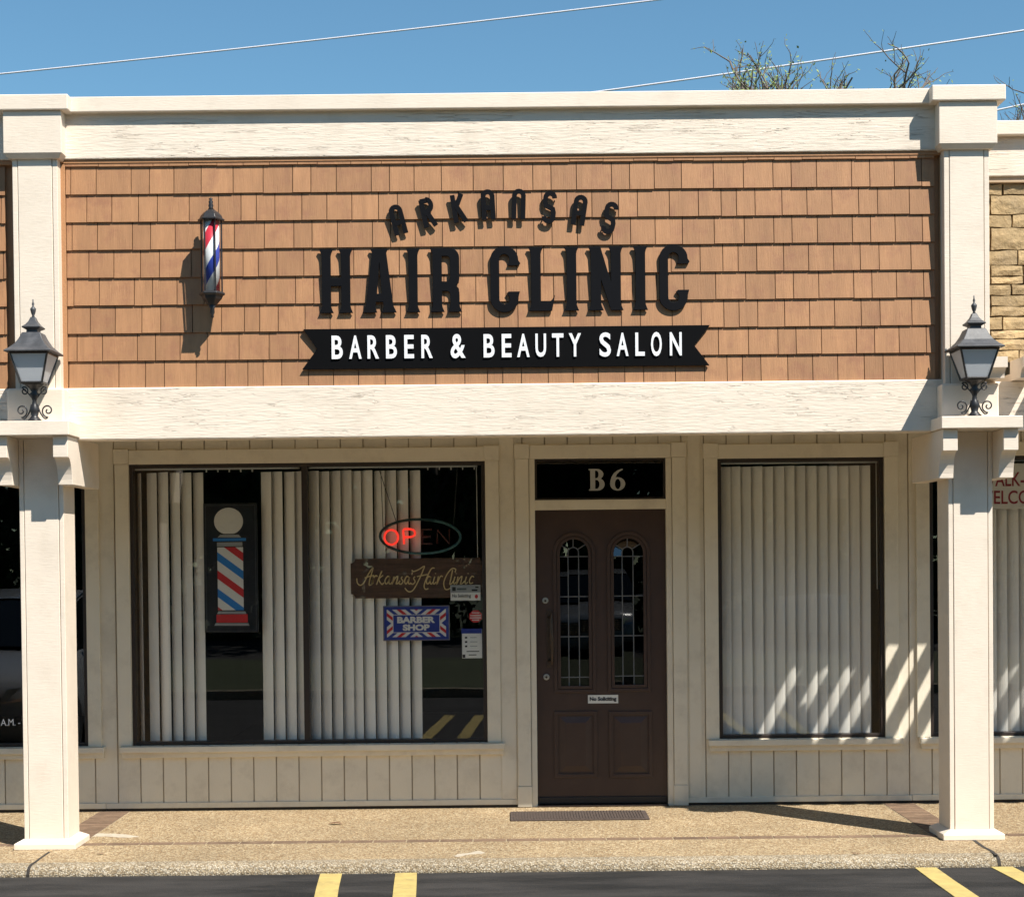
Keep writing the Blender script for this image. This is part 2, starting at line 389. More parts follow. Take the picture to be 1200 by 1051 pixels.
def agg(name, c1, c2, c3, scale, worn=False):    # exposed pebble concrete
    m = bpy.data.materials.new(name); m.use_nodes = True; t = m.node_tree; N = t.nodes; L = t.links; b = N['Principled BSDF']
    b.inputs['Roughness'].default_value = 0.85
    tc = N.new('ShaderNodeTexCoord')
    vo = N.new('ShaderNodeTexVoronoi'); vo.inputs['Scale'].default_value = scale; L.new(tc.outputs['Object'], vo.inputs['Vector'])
    cr = N.new('ShaderNodeValToRGB'); e = cr.color_ramp.elements
    e[0].color = (*c1, 1); e[1].color = (*c3, 1); e[1].position = 0.9; k = cr.color_ramp.elements.new(0.45); k.color = (*c2, 1)
    sep = N.new('ShaderNodeSeparateColor'); L.new(vo.outputs['Color'], sep.inputs[0]); L.new(sep.outputs[0], cr.inputs[0])
    big = N.new('ShaderNodeTexNoise'); big.inputs['Scale'].default_value = 1.6; big.inputs['Detail'].default_value = 6; big.inputs['Roughness'].default_value = 0.65
    L.new(tc.outputs['Object'], big.inputs['Vector'])
    mr = N.new('ShaderNodeMapRange'); mr.inputs[1].default_value = 0.3; mr.inputs[2].default_value = 0.7; mr.inputs[3].default_value = 0.8; mr.inputs[4].default_value = 1.14
    L.new(big.outputs[0], mr.inputs[0])
    ed = N.new('ShaderNodeMapRange'); ed.inputs[1].default_value = 0.25; ed.inputs[2].default_value = 0.75; ed.inputs[3].default_value = 1.05; ed.inputs[4].default_value = 0.5
    L.new(vo.outputs['Distance'], ed.inputs[0])
    mu = N.new('ShaderNodeMath'); mu.operation = 'MULTIPLY'; L.new(mr.outputs[0], mu.inputs[0]); L.new(ed.outputs[0], mu.inputs[1])
    hs = N.new('ShaderNodeHueSaturation'); L.new(cr.outputs[0], hs.inputs['Color']); L.new(mu.outputs[0], hs.inputs['Value'])
    L.new(hs.outputs[0], b.inputs['Base Color'])
    bp = N.new('ShaderNodeBump'); bp.invert = True; bp.inputs['Strength'].default_value = 0.8; bp.inputs['Distance'].default_value = 0.006
    L.new(vo.outputs['Distance'], bp.inputs['Height']); L.new(bp.outputs[0], b.inputs['Normal'])
    return m
M['pebble'] = agg('pebble_concrete', (0.27, 0.17, 0.085), (0.42, 0.30, 0.16), (0.58, 0.46, 0.29), 95)
M['kerbpebble'] = agg('worn_pebble_edge', (0.24, 0.175, 0.10), (0.38, 0.30, 0.19), (0.52, 0.45, 0.34), 115)
def asphalt():
    m = bpy.data.materials.new('asphalt'); m.use_nodes = True; t = m.node_tree; N = t.nodes; L = t.links; b = N['Principled BSDF']
    b.inputs['Roughness'].default_value = 0.8
    tc = N.new('ShaderNodeTexCoord')
    n1 = N.new('ShaderNodeTexNoise'); n1.inputs['Scale'].default_value = 150; n1.inputs['Detail'].default_value = 3
    mp = N.new('ShaderNodeMapping'); mp.inputs['Scale'].default_value = (0.5, 2.2, 1)
    n2 = N.new('ShaderNodeTexNoise'); n2.inputs['Scale'].default_value = 2.4; n2.inputs['Detail'].default_value = 8; n2.inputs['Roughness'].default_value = 0.68
    L.new(tc.outputs['Object'], n1.inputs['Vector']); L.new(tc.outputs['Object'], mp.inputs[0]); L.new(mp.outputs[0], n2.inputs['Vector'])
    cr = N.new('ShaderNodeValToRGB'); e = cr.color_ramp.elements
    e[0].position = 0.38; e[0].color = (0.0055, 0.0053, 0.0052, 1); e[1].position = 0.64; e[1].color = (0.034, 0.031, 0.029, 1)
    L.new(n2.outputs[0], cr.inputs[0])
    mr = N.new('ShaderNodeMapRange'); mr.inputs[3].default_value = 0.55; mr.inputs[4].default_value = 1.45; L.new(n1.outputs[0], mr.inputs[0])
    hs = N.new('ShaderNodeHueSaturation'); L.new(cr.outputs[0], hs.inputs['Color']); L.new(mr.outputs[0], hs.inputs['Value']); L.new(hs.outputs[0], b.inputs['Base Color'])
    bp = N.new('ShaderNodeBump'); bp.inputs['Strength'].default_value = 0.6; bp.inputs['Distance'].default_value = 0.006
    L.new(n1.outputs[0], bp.inputs['Height']); L.new(bp.outputs[0], b.inputs['Normal']); return m
M['asphalt'] = asphalt()

# ------------------------------------------------------------------ main dimensions (metres)
YB = -1.43                                       # front of porch beams
YS = -1.415                                      # proudest face of the shingles
YP = -1.43                                       # front of lower posts
XL = X(51, 750, YP); XR = X(1138, 750, YP)       # post centres
POSTW = 0.265
ZB0 = Z(600, 510.5, YB); ZB1 = Z(600, 449.5, YB) # lower beam
ZT0 = Z(600, 181.5, YB); ZT1 = Z(600, 127, YB)   # upper beam
ZC0, ZC1 = Z(600, 126.5, YB-0.04), Z(600, 108.5, YB-0.04)   # coping
XEND = 6.2

# ------------------------------------------------------------------ ground
sw = MB(); YK = -1.97
sw.box(-14, 14, YK+0.10, 0.25, -0.30, 0.0)
pave = tag(sw.build('sidewalk', M['pebble']), kind='structure')
kerb = MB()
prof = [(YK+0.10, -0.3), (YK+0.10, -0.0005), (YK+0.05, -0.003), (YK+0.02, -0.010), (YK+0.004, -0.024), (YK-0.006, -0.05), (YK-0.01, -0.3)]
kerb.prism_x(prof, -14, 14)
tag(kerb.build('kerb', M['kerbpebble']), kind='structure')
ZA = -0.062
lot = MB().box(-60, 60, -9.5, YK-0.012, -0.4, ZA).build('parking_lot', M['asphalt']); tag(lot, kind='structure')
base = MB().box(-400, 400, -400, 400, -1.2, -0.42).build('ground', M['grass']); tag(base, kind='structure')
lawn = MB().box(-60, 60, -16.5, -9.66, -0.4, 0.03).build('lawn_strip', M['grass']); tag(lawn, kind='structure')
k2 = MB().box(-60, 60, -9.655, -9.505, -0.4, 0.05).build('far_kerb', M['kerbpebble'], bevel=0.02); tag(k2, kind='structure')
st = MB().box(-60, 60, -25, -16.505, -0.4, ZA).build('street', M['asphalt']); tag(st, kind='structure')
# yellow bay lines, each from the kerb out into the lot
def bay_line(p, ln=5.2):
    (x0, y0), (x1, y1) = gnd(p[0], p[1], ZA), gnd(p[2], p[3], ZA)
    (x2, y2), (x3, y3) = gnd(p[4], p[5], ZA), gnd(p[6], p[7], ZA)
    yk = YK-0.014
    def ext(xa, ya, xb, yb, y): return xa+(xb-xa)*(y-ya)/(yb-ya)
    sl_ = ((x2-x0)/(y2-y0) + (x3-x1)/(y3-y1))/2
    a = x0+(yk-y0)*sl_; wd = 0.122
    yf = yk-ln
    poly = []
    n = 14
    for i in range(n+1):
        y = yk+(yf-yk)*i/n; poly.append((a+(y-yk)*sl_+random.uniform(-.003, .003), y))
    for i in range(n+1):
        y = yf+(yk-yf)*i/n; poly.append((a+wd+(y-yk)*sl_+random.uniform(-.003, .003), y))
    o = MB().prism_z(poly[::-1], ZA+0.0005, ZA+0.004).build('painted_line', M['yellow']); return o
LINES = [((376, 1022, 401, 1022, 366.5, 1050, 397.5, 1050), 'faded yellow parking line nearer the left post, of the two left of the door'),
         ((463.5, 1021, 490, 1021, 459, 1050, 490, 1050), 'yellow parking line just left of the door, second from the left post'),
         ((1072.5, 1017.5, 1100, 1017.5, 1116.5, 1051, 1150.5, 1051), 'slanting yellow parking line left of the right post foot'),
         ((1160, 1015.5, 1187, 1015, 1203, 1038.5, 1231, 1037), 'yellow parking line at the kerb beside the right post, by the dark kerb joint')]
for p, lab in LINES:
    o = bay_line(p); tag(o, lab, 'parking line', 'yellow parking lines', 'structure')
# brick inlays in the pavement: one row along the posts, bands from posts to the wall
bm_ = MB().box(-0.1, 0.1, -0.0275, 0.0275, 0, 0.02)
bme, _c = bm_.mesh('paver_brick'); bme.materials.append(M['brick'])
def brick(cx, cy, rot=0, sx=1.0, sy=1.0):
    o = bpy.data.objects.new('brick', bme); link(o, pave, (cx, cy, random.uniform(-0.0165, -0.0150)))
    o.rotation_euler.z = rot + random.uniform(-.012, .012); o.scale = (sx, sy, 1); return o
mj = MB().box(-14, 14, -1.345, -1.265, -0.01, 0.0012).build('brick_joint_bed', M['mortar'], pave)
x = -5.2
while x < 5.2:
    brick(x, -1.305, 0, 0.965, 1.25); x += 0.203
for cx, yy0, yy1 in ((X(51, 970, -1.2)+0.15, -1.22, -0.06), (XR-0.10, -1.22, -0.06)):
    MB().box(cx-0.11, cx+0.11, yy0-0.04, yy1+0.04, -0.01, 0.0012).build('brick_joint_bed', M['mortar'], pave)
    y = yy0
    while y < yy1:
        brick(cx, y, 0, 1.03, 1.0); y += 0.064
# joints in the concrete beside the posts
def crack(pts, wd):
    P = [gnd(a, b, 0.0) for a, b in pts]; mb = MB()
    for (xa, ya), (xb, yb) in zip(P, P[1:]):
        mb.add([(xa-wd/2, ya, 0.0028), (xa+wd/2, ya, 0.0028), (xb+wd/2, yb, 0.0028), (xb-wd/2, yb, 0.0028)], [(0, 3, 2, 1)])
    return mb.build('pavement_joint', M['crack'], pave)
kerb_o = bpy.data.objects['kerb']
def notch_at(px, py):                             # the same joint carried down over the kerb
    x0 = gnd(px, py, 0.0)[0]
    P = [(y-.0025 if i > 2 else y, z+.0028 if i < 5 else z) for i, (y, z) in enumerate(prof[1:-1])]
    P = [(YK+0.12, 0.0026)] + P + [(YK-0.0085, -0.06)]
    mb = MB(); h = .009
    mb.add([(x0-h+.25*(P[0][0]-y)*(.3 if px > 600 else -.3), y, z) for y, z in P]+[(x0+h+.25*(P[0][0]-y)*(.3 if px > 600 else -.3), y, z) for y, z in P], [(i, i+1, len(P)+i+1, len(P)+i) for i in range(len(P)-1)])
    mb.build('kerb_joint', M['crack'], kerb_o)
crack([(1141, 984), (1152, 992), (1162, 997), (1168, 1002)], 0.02)
notch_at(1168, 1002)
crack([(58, 998), (48, 1005), (40, 1011)], 0.015)
notch_at(40, 1011)
def blotch(pts, name, mt, z=0.0014):
    P0 = [gnd(a, b, 0.0) for a, b in pts]; P = []
    for i, (a, b) in enumerate(P0):                # ragged outline
        c_, d = P0[(i+1) % len(P0)]
        for u in (0, .25, .5, .75): P.append((a+(c_-a)*u+random.uniform(-.008, .008), b+(d-b)*u+random.uniform(-.012, .012)))
    return MB().prism_z(P, z-0.001, z).build(name, mt, pave)
blotch([(531, 1002.5), (538, 1000.5), (549, 999), (559, 997), (566, 997.5), (568, 999.5), (560, 1000.5), (548, 1001.5), (537, 1003.5)], 'paint_spill', M['spill'])
blotch([(100, 978), (118, 976), (140, 977), (164, 980), (150, 981.5), (128, 980), (108, 980)], 'paint_spill', M['spill'])

# ------------------------------------------------------------------ the salon building
shop = thing('shop_building', 'cream salon front with brown shingled fascia, brown door and two blind-hung windows', 'building', (0, 0, 0))
nl = thing('shop_building', 'neighbouring cream shop with brown shingled fascia, beyond the left white post', 'building', (-5, 0, 0))
nr = thing('shop_building', 'neighbouring shop with tan stone fascia and slatted porch, beyond the right white post', 'building', (5, 0, 0))
XS0 = X(9, 300, -1.37); XS1 = X(1166, 300, -1.37)
XPL, XPR = X(43, 330, -1.48), X(1133, 330, -1.48)   # pilaster centres
ZWT = ZB0 + 0.115                                 # top of wall / soffit

OPEN = {}
def opening(key, l, r, t, b, yl):
    xm = (l+r)/2; OPEN[key] = (X(l, yl, 0), X(r, yl, 0), Z(xm, b, 0), Z(xm, t, 0))
opening('w1', 153.3, 569.8, 542.3, 871.5, 705)
opening('door', 621.5, 788.3, 537, 946, 740)
opening('w2', 841.8, 1036, 536.5, 864.5, 700)
wz0, wz1 = OPEN['w2'][2], OPEN['w2'][3]
OPEN['wl'] = (-5.6, X(102, 740, 0), OPEN['w1'][2], OPEN['w1'][3])
OPEN['wr'] = (X(1089.5, 740, 0), 5.6, wz0, wz1)
OPEN['door'] = (OPEN['door'][0], OPEN['door'][1], -0.001, OPEN['door'][3])

# backing wall (groove bottoms) built around the openings
def wall_back(owner, x0, x1, ops):
    mb = MB(); xs = x0
    for (a, b, c, d) in sorted(ops):
        if a > xs: mb.box(xs, a, 0.012, 0.13, 0.0, ZWT+0.5)
        if c > 0.02: mb.box(a, b, 0.012, 0.13, 0.0, c)
        mb.box(a, b, 0.012, 0.13, d, ZWT+0.5); xs = b
    if xs < x1: mb.box(xs, x1, 0.012, 0.13, 0.0, ZWT+0.5)
    mb.build('wall', M['groove'], owner)
XD0, XD1 = XL, XR                                 # party lines
wall_back(shop, XD0, XD1, [OPEN['w1'], OPEN['door'], OPEN['w2']])
wall_back(nl, -XEND, XD0-0.002, [(OPEN['wl'][0], OPEN['wl'][1], OPEN['wl'][2], OPEN['wl'][3])])
wall_back(nr, XD1+0.002, XEND, [OPEN['wr']])
# grooved siding, one plank per groove interval
GX = X(165, 905, 0); GS = 0.1562
k = int((-XEND-GX)/GS)
while GX+k*GS < XEND:
    a = GX+k*GS+0.0045; b = a+GS-0.009; c = (a+b)/2
    owner = nl if c < XD0 else (nr if c > XD1 else shop)
    ivs = [(0.055, ZWT, a, b)]
    for (oa, ob, oc, od) in OPEN.values():
        if b > oa and a < ob:
            mid = [] if oa-0.005 < c < ob+0.005 else [(oc, od, a, min(b, oa)) if c <= oa else (oc, od, max(a, ob), b)]
            ivs = [(0.055, oc, a, b), (od, ZWT, a, b)] + mid
    for z0, z1, pa, pb in ivs:
        if z1-z0 > 0.03 and pb-pa > 0.01: MB().box(pa, pb, 0.0, 0.0125, z0, z1).build('plank', M['paint_wall'], owner)
    k += 1
for owner, x0, x1 in ((shop, XD0, OPEN['door'][0]-0.09), (shop, OPEN['door'][1]+0.09, XD1), (nl, -XEND, XD0), (nr, XD1, XEND)):
    box('base_board', M['paint_wall'], owner, x0+.001, x1-.001, -0.010, 0.011, 0.018, 0.056)
    box('base_gap_shade', M['bronze'], owner, x0+.001, x1-.001, 0.002, 0.011, 0.0, 0.0175, 0)  # dark strip put in for the shaded gap under the base board
# frieze board at the soffit
for owner, x0, x1 in ((shop, XD0, XD1), (nl, -XEND, XD0), (nr, XD1, XEND)):
    box('soffit', M['paint_wall'], owner, x0+.002, x1-.002, -1.29, -0.001, ZWT+0.001, ZWT+0.03) if owner is not nr else \
        box('soffit', M['paint_wall'], owner, XR+0.025, x1, -0.80, -0.001, ZWT+0.001, ZWT+0.03)
# wide flat boards between the openings
for px0, px1 in ((585.5, 604.5), (806, 822)):
    a, b = X(px0, 720, 0), X(px1, 720, 0)
    box('flat_board', M['paint_wall'], shop, a+.004, b-.004, -0.006, -0.0005, 0.057, ZWT-0.002, 0.002)

TR = 0.096
def window_unit(owner, key, lab, sides='lr', mull=None):
    x0, x1, z0, z1 = OPEN[key]
    fr = MB(); t = 0.026
    fr.box(x0+.001, x0+t, 0.0, 0.07, z0+.001, z1-.001); fr.box(x1-t, x1-.001, 0.0, 0.07, z0+.001, z1-.001)
    fr.box(x0+t, x1-t, 0.0, 0.07, z1-t, z1-.001); fr.box(x0+t, x1-t, 0.0, 0.07, z0+.001, z0+t)
    wn = fr.build('window', M['bronze'], owner, bevel=0.002)
    if lab: wn['label'] = lab
    xs = [x0+t] + (mull or []) + [x1-t]
    for q in (mull or []):
        box('mullion', M['bronze'], wn, q-0.021, q+0.021, 0.002, 0.066, z0+t, z1-t, 0.002)
    for i in range(len(xs)-1):
        a = xs[i] + (0.021 if i > 0 else 0); b = xs[i+1] - (0.021 if i < len(xs)-2 else 0)
        MB().box(a-.003, b+.003, 0.012, 0.0125, z0+t-.003, z1-t+.003).build('pane', M['glass'], wn)
    # trim boards with square blocks at the heads
    for sd in sides:
        a, b = (x0-TR, x0) if sd == 'l' else (x1, x1+TR)
        box('trim_board', M['paint_wall'], wn, a+.002, b-.002, -0.022, -0.0008, z0-0.002, z1+0.002)
        box('head_block', M['paint_wall'], wn, a-.004, b+.002, -0.030, -0.0008, z1+0.003, z1+TR+0.008)
    box('trim_board', M['paint_wall'], wn, x0+.003, x1-.003, -0.024, -0.0008, z1+0.001, z1+TR)
    e0 = TR-0.016 if 'l' in sides else -.003; e1 = TR+0.022 if 'r' in sides else -.003
    s_ = MB().box(x0-e0, x1+e1, -0.060, -0.0008, z0-0.044, z0-0.003).build('sill', M['paint_wall'], wn, bevel=0.004)
    box('sill_apron', M['paint_wall'], wn, x0-e0+.012, x1+e1-.008, -0.032, -0.0008, z0-0.082, z0-0.0445)
    return wn
win1 = window_unit(shop, 'w1', 'wide two-pane window hung with signs and blinds', 'lr', [X(358.6, 705, 0.012)])
win2 = window_unit(shop, 'w2', 'narrow window right of the door, its blind nearly closed', 'lr')
winl = window_unit(nl, 'wl', None, 'r', [-4.2])
winr = window_unit(nr, 'wr', None, 'l', [4.3])
# hours lettering on the neighbouring pane
hx0 = X(1, 847, 0.010); hx1 = X(31, 847, 0.010); hz = Z(15, 850, 0.010)
text_obj('A.M. - 6', 'lettering', M['white'], winl, hx0, hx1, hz, hz+0.047, 0.0095, 0.002)

# --- transom and door
dx0, dx1, _, dz1 = OPEN['door']
YJ = 0.0
jw = 0.040
tz0 = Z(705, 585.5, 0.03); rz0 = Z(705, 597, 0.03); tz1 = Z(705, 537.5, 0.03)
jm = MB()
jm.box(dx0+.001, dx0+jw, -0.012, 0.10, 0, dz1-.001); jm.box(dx1-jw, dx1-.001, -0.012, 0.10, 0, dz1-.001)
jm.box(dx0+jw, dx1-jw, -0.010, 0.10, rz0, tz0)
tr_ = jm.build('door_frame', M['paint_wall'], shop, bevel=0.003)
for a, b in ((dx0-TR, dx0), (dx1, dx1+TR)):
    box('trim_board', M['paint_wall'], tr_, a+.002, b-.002, -0.022, -0.0008, 0.145, dz1+0.002)
    box('plinth_block', M['paint_wall'], tr_, a-.002, b+.001, -0.028, -0.0008, 0.003, 0.144)
    box('head_block', M['paint_wall'], tr_, a-.003, b+.003, -0.030, -0.0008, dz1+0.003, dz1+TR+0.006)
box('trim_board', M['paint_wall'], tr_, dx0+.005, dx1-.005, -0.024, -0.0008, dz1+0.001, dz1+TR-0.002)
tf = MB(); a, b = dx0+jw, dx1-jw
tn = MB().box(a, b, 0.035, 0.037, tz0, dz1).build('transom', M['glassdark'], shop)
fx = MB(); fx.box(a+.001, a+.016, 0.012, 0.06, tz0+.001, dz1-.001); fx.box(b-.016, b-.001, 0.012, 0.06, tz0+.001, dz1-.001)
fx.box(a+.016, b-.016, 0.012, 0.06, tz0+.001, tz0+.014); fx.box(a+.016, b-.016, 0.012, 0.06, dz1-.014, dz1-.001)
fx.build('transom_frame', M['bronze'], tn)
YN = 0.0325
def glyphB6():
    zb, zt = Z(705, 574.8, YN), Z(705, 549.3, YN); h = zt-zb
    xb = X(690, 562, YN); wB = X(708.5, 562, YN)-xb
    def P(l): return [(a*wB, b*h) for a, b in l]
    def arc(cx, cy, rx, ry, a0, a1, n=10): return [(cx+rx*math.cos(R(a0+(a1-a0)*i/n)), cy+ry*math.sin(R(a0+(a1-a0)*i/n))) for i in range(n+1)]
    o = [(0, 0), (0.5, 0)] + arc(0.55, 0.29, 0.45, 0.29, -90, 62) + arc(0.5, 0.75, 0.42, 0.25, -40, 90) + [(0, 1), (0, 0.94), (0.09, 0.92), (0.09, 0.08), (0, 0.06)]
    h1 = [(0.40, 0.09)] + arc(0.5, 0.29, 0.17, 0.20, -90, 90) + [(0.40, 0.49)]
    h2 = [(0.40, 0.57)] + arc(0.48, 0.745, 0.14, 0.175, -90, 90) + [(0.40, 0.92)]
    curve_mesh('letter', [P(o), P(h1), P(h2)], 0.004, M['b6'], tn, xb, zb, YN-0.004)
    x6 = X(714.8, 562, YN); w6 = X(732.6, 562, YN)-x6
    def Q(l): return [(a*w6, b*h) for a, b in l]
    o = arc(0.5, 0.30, 0.5, 0.31, 110, -180, 22) + [(0.03, 0.46), (0.10, 0.62), (0.25, 0.79), (0.48, 0.92), (0.80, 1.0), (0.86, 0.95), (0.62, 0.86), (0.45, 0.74), (0.37, 0.60)]
    h1 = arc(0.51, 0.295, 0.19, 0.235, 0, 350, 16)
    curve_mesh('letter', [Q(o), Q(h1)], 0.004, M['b6'], tn, x6, zb, YN-0.004)
glyphB6()

YD = 0.035                                        # door face
zd0, zd1 = 0.012, rz0-0.004
d0, d1 = dx0+jw+.003, dx1-jw-.003
def arch(x0, x1, z0, z1, n=14):                   # outline with a round head
    r = (x1-x0)/2; cx = (x0+x1)/2; rz = r*0.98; zs = z1-rz
    return [(x0, z0), (x1, z0)] + [(cx+r*math.cos(math.pi*i/n), zs+rz*math.sin(math.pi*i/n)) for i in range(n+1)]
LG = (X(656, 720, YD), X(690.4, 720, YD), Z(673, 804, YD), Z(673, 631, YD))
RG = (X(719, 720, YD), X(754.6, 720, YD), Z(737, 802.5, YD), Z(737, 630, YD))
door = curve_mesh('door', [[(d0, zd0), (d1, zd0), (d1, zd1), (d0, zd1)], arch(*LG), arch(*RG)], 0.044, M['door'], shop, 0, 0, YD)
door['label'] = 'dark brown painted door with two arched leaded lights'
def ring(pts_o, pts_i, name, y, dp, mt=None):
    return curve_mesh(name, [pts_o, pts_i], dp, mt or M['door'], door, 0, 0, y, bev=0.003)
for g in (LG, RG):
    x0, x1, z0, z1 = g; q = 0.040
    ring(arch(x0-q, x1+q, z0-q, z1+q), arch(x0-q+.016, x1+q-.016, z0-q+.016, z1+q-.016), 'moulding', YD-0.012, 0.012)
    ring(arch(x0-.014, x1+.014, z0-.014, z1+.014), arch(x0+.001, x1-.001, z0+.001, z1-.001), 'moulding', YD-0.010, 0.010)
    # leaded lights: fan panes at the head tilt a little, the rest are upright
    yg = YD+0.018; r = (x1-x0)/2; cx = (x0+x1)/2; zs = z1-r*0.98
    vx = [x0+(x1-x0)*0.30, x0+(x1-x0)*0.66]
    hz_ = [z0+0.062, z0+0.062+(zs-0.02-z0-0.062)*0.335, z0+0.062+(zs-0.02-z0-0.062)*0.665, zs-0.025]
    zz = [z0]+hz_; xx = [x0]+vx+[x1]
    for i in range(len(zz)-1):
        for j in range(3):
            tl = random.uniform(-.0006, .0006)
            MB().add([(xx[j], yg+tl, zz[i]), (xx[j+1], yg, zz[i]), (xx[j+1], yg-tl, zz[i+1]), (xx[j], yg, zz[i+1]),
                      (xx[j], yg+tl+.004, zz[i]), (xx[j+1], yg+.004, zz[i]), (xx[j+1], yg-tl+.004, zz[i+1]), (xx[j], yg+.004, zz[i+1])],
                     [(0, 1, 2, 3), (7, 6, 5, 4)]).build('pane', M['glassdark'], door)
    ri = (vx[1]-vx[0])/2; ci = (vx[0]+vx[1])/2; zi = zs+0.004
    fan = [(math.pi, 150), (150, 92), (92, 35), (35, 0)]
    angs = [180, 148, 92, 36, 0]
    for i in range(4):
        a0, a1 = R(angs[i]), R(angs[i+1]); tilt = (0.085, 0.10, 0.10, 0.0)[i] if g is RG else 0.0
        n = 5; pin = []; pout = []
        for k in range(n+1):
            a = a0+(a1-a0)*k/n
            pin.append((ci+ri*math.cos(a), zi+ri*0.95*math.sin(a))); pout.append((cx+r*math.cos(a), zs+r*0.98*math.sin(a)))
        if i == 0: pin = [(vx[0], zz[-1])]+pin; pout = [(x0, zz[-1])]+pout
        if i == 3: pin = pin+[(vx[1], zz[-1])]; pout = pout+[(x1, zz[-1])]
        zm = min(p[1] for p in pin+pout)
        vs = [(x_, yg + (z_-zm)*tilt*2.2, z_) for x_, z_ in pin+pout]; nn = len(pin)
        MB().add(vs, [(k, k+1, nn+k+1, nn+k) for k in range(nn-1)]).build('pane', M['glassbevel'], door)
    arcp = [(ci+ri*math.cos(R(180-18*k)), zi+ri*0.95*math.sin(R(180-18*k))) for k in range(11)]
    MB().add([(p[0], yg+.001, p[1]) for p in [(vx[0], zz[-1])]+arcp+[(vx[1], zz[-1])]], [tuple(range(13))[::-1]]).build('pane', M['glassdark'], door)
    cm = MB(); cw = 0.0068
    for q in vx: cm.ribbon([(q, z0), (q, zi)], cw, yg-.0045, yg+.0085)
    for q in hz_: cm.ribbon([(x0, q), (x1, q)], cw, yg-.0035, yg+.0075)
    cm.ribbon(arcp, cw, yg-.004, yg+.008)
    for a_ in (148, 92, 36):
        cm.ribbon([(ci+ri*math.cos(R(a_)), zi+ri*0.95*math.sin(R(a_))), (cx+r*math.cos(R(a_)), zs+r*0.98*math.sin(R(a_)))], cw, yg-.005, yg+.009)
    cm.build('came', M['came'], door)
def rect(x0, x1, z0, z1): return [(x0, z0), (x1, z0), (x1, z1), (x0, z1)]
for (pa, pb) in ((650, 699.4), (714.3, 764.2)):
    x0, x1 = X(pa, 872, YD), X(pb, 872, YD); z0, z1 = Z((pa+pb)/2, 910, YD), Z((pa+pb)/2, 833.5, YD)
    ring(rect(x0, x1, z0, z1), rect(x0+.020, x1-.020, z0+.020, z1-.020), 'moulding', YD-0.011, 0.011)
    i = 0.078
    pm = MB(); o_ = rect(x0+.035, x1-.035, z0+.035, z1-.035); n_ = rect(x0+i, x1-i, z0+i, z1-i)
    pm.add([(p[0], YD-.0005, p[1]) for p in o_]+[(p[0], YD-.012, p[1]) for p in n_], [(4, 5, 6, 7)]+[(k, (k+1) % 4, 4+(k+1) % 4, 4+k) for k in range(4)])
    pm.build('raised_panel', M['door'], door)
# furniture of the door
def disc(name, mt, parent, px, py, r, y0, dp, n=20):
    cx, cz = at(px, py, y0)
    pr = [(cx+r*math.cos(2*math.pi*k/n), cz+r*math.sin(2*math.pi*k/n)) for k in range(n)]
    return MB().prism_y(pr, y0-dp, y0).build(name, mt, parent, bevel=0.002)
for px, py in ((639, 703.5), (640.3, 793)):
    disc('lock', M['metal'], door, px, py, 0.021, YD, 0.009)
    cx, cz = at(px, py, YD-.009)
    MB().prism_y([(cx+.008*math.cos(k), cz-.002+.008*math.sin(k)) for k in [i*math.pi/5 for i in range(10)]], YD-0.0115, YD-0.009).build('keyhole', M['bronzemetal'], door)
hx, hz0 = at(647, 779, YD-.05); _, hz1 = at(647, 718, YD-.05)
hd = MB(); n = 14
pts = [(hx+0.002*math.sin(i/n*6), YD-0.045-0.012*math.sin(math.pi*i/n), hz0+(hz1-hz0)*i/n) for i in range(n+1)]
hd.tube(pts, [0.006+0.006*math.sin(math.pi*min(1, max(0, (i/n)))) for i in range(n+1)], 10)
for q in (0.08, 0.92):
    zq = hz0+(hz1-hz0)*q
    hd.tube([(hx, YD-.045, zq), (hx-.008, YD-.02, zq), (hx-.018, YD, zq)], [.007, .006, .012], 8)
hd.build('handle', M['bronzemetal'], door, smooth=True)
box('handle_plate', M['bronzemetal'], door, hx-.034, hx-.004, YD-.004, YD-.0002, hz0-.02, hz1+.02, 0.002)
box('kick_strip', M['ink'], door, d0+.004, d1-.004, YD-0.012, YD-.0005, 0.016, 0.062, 0.002)
px0, px1 = X(689, 819, YD), X(724.4, 819, YD); pz0, pz1 = Z(706, 823.8, YD), Z(706, 814, YD)
tgp = thing('notice_plate', 'small white No Soliciting plate on the brown door', 'notice', (px0, YD, pz0))
box('plate', M['offwhite'], tgp, px0, px1, YD-.0035, YD-.0005, pz0, pz1, 0)
text_obj('No Soliciting', 'lettering', M['ink'], tgp, px0+.012, px1-.012, pz0+.010, pz1-.013, YD-.0048, 0.0012, bold=0.05)
box('threshold', M['bronzemetal'], shop, dx0+jw, dx1-jw, -0.03, 0.10, 0.0, 0.011, 0.003)

# --- fascia
FX0, FX1 = XPL+0.02, XPR-0.02
box('fascia_wall', M['browntrim'], shop, XPL, XPR, -1.385, -1.28, ZB1-0.05, ZT1-.01, 0)
box('upper_beam', M['rough_beam'], shop, XPL, XPR, YB, -1.29, ZT0, ZT1, 0.006)
box('lower_beam', M['rough_beam'], shop, XPL, XPR, YB, -1.29, ZB0, ZB1, 0.008)
box('coping', M['paint'], shop, XPL, XPR, YB-0.042, -1.15, ZC0+.0005, ZC1, 0.005)
box('head_trim', M['browntrim'], shop, FX0+.05, FX1-.05, YS-0.004, -1.384, Z(600, 186.2, YB), ZT0-.001)
xe0, xe1 = X(78, 320, YS), X(1096, 320, YS)
box('corner_trim', M['browntrim'], shop, X(71, 320, YS), xe0-.001, -1.42, -1.384, ZB1+.0005, Z(600, 187, YB))
box('corner_trim', M['browntrim'], shop, xe1+.03, XPR-0.1, -1.405, -1.384, ZB1+.0005, Z(600, 187, YB))
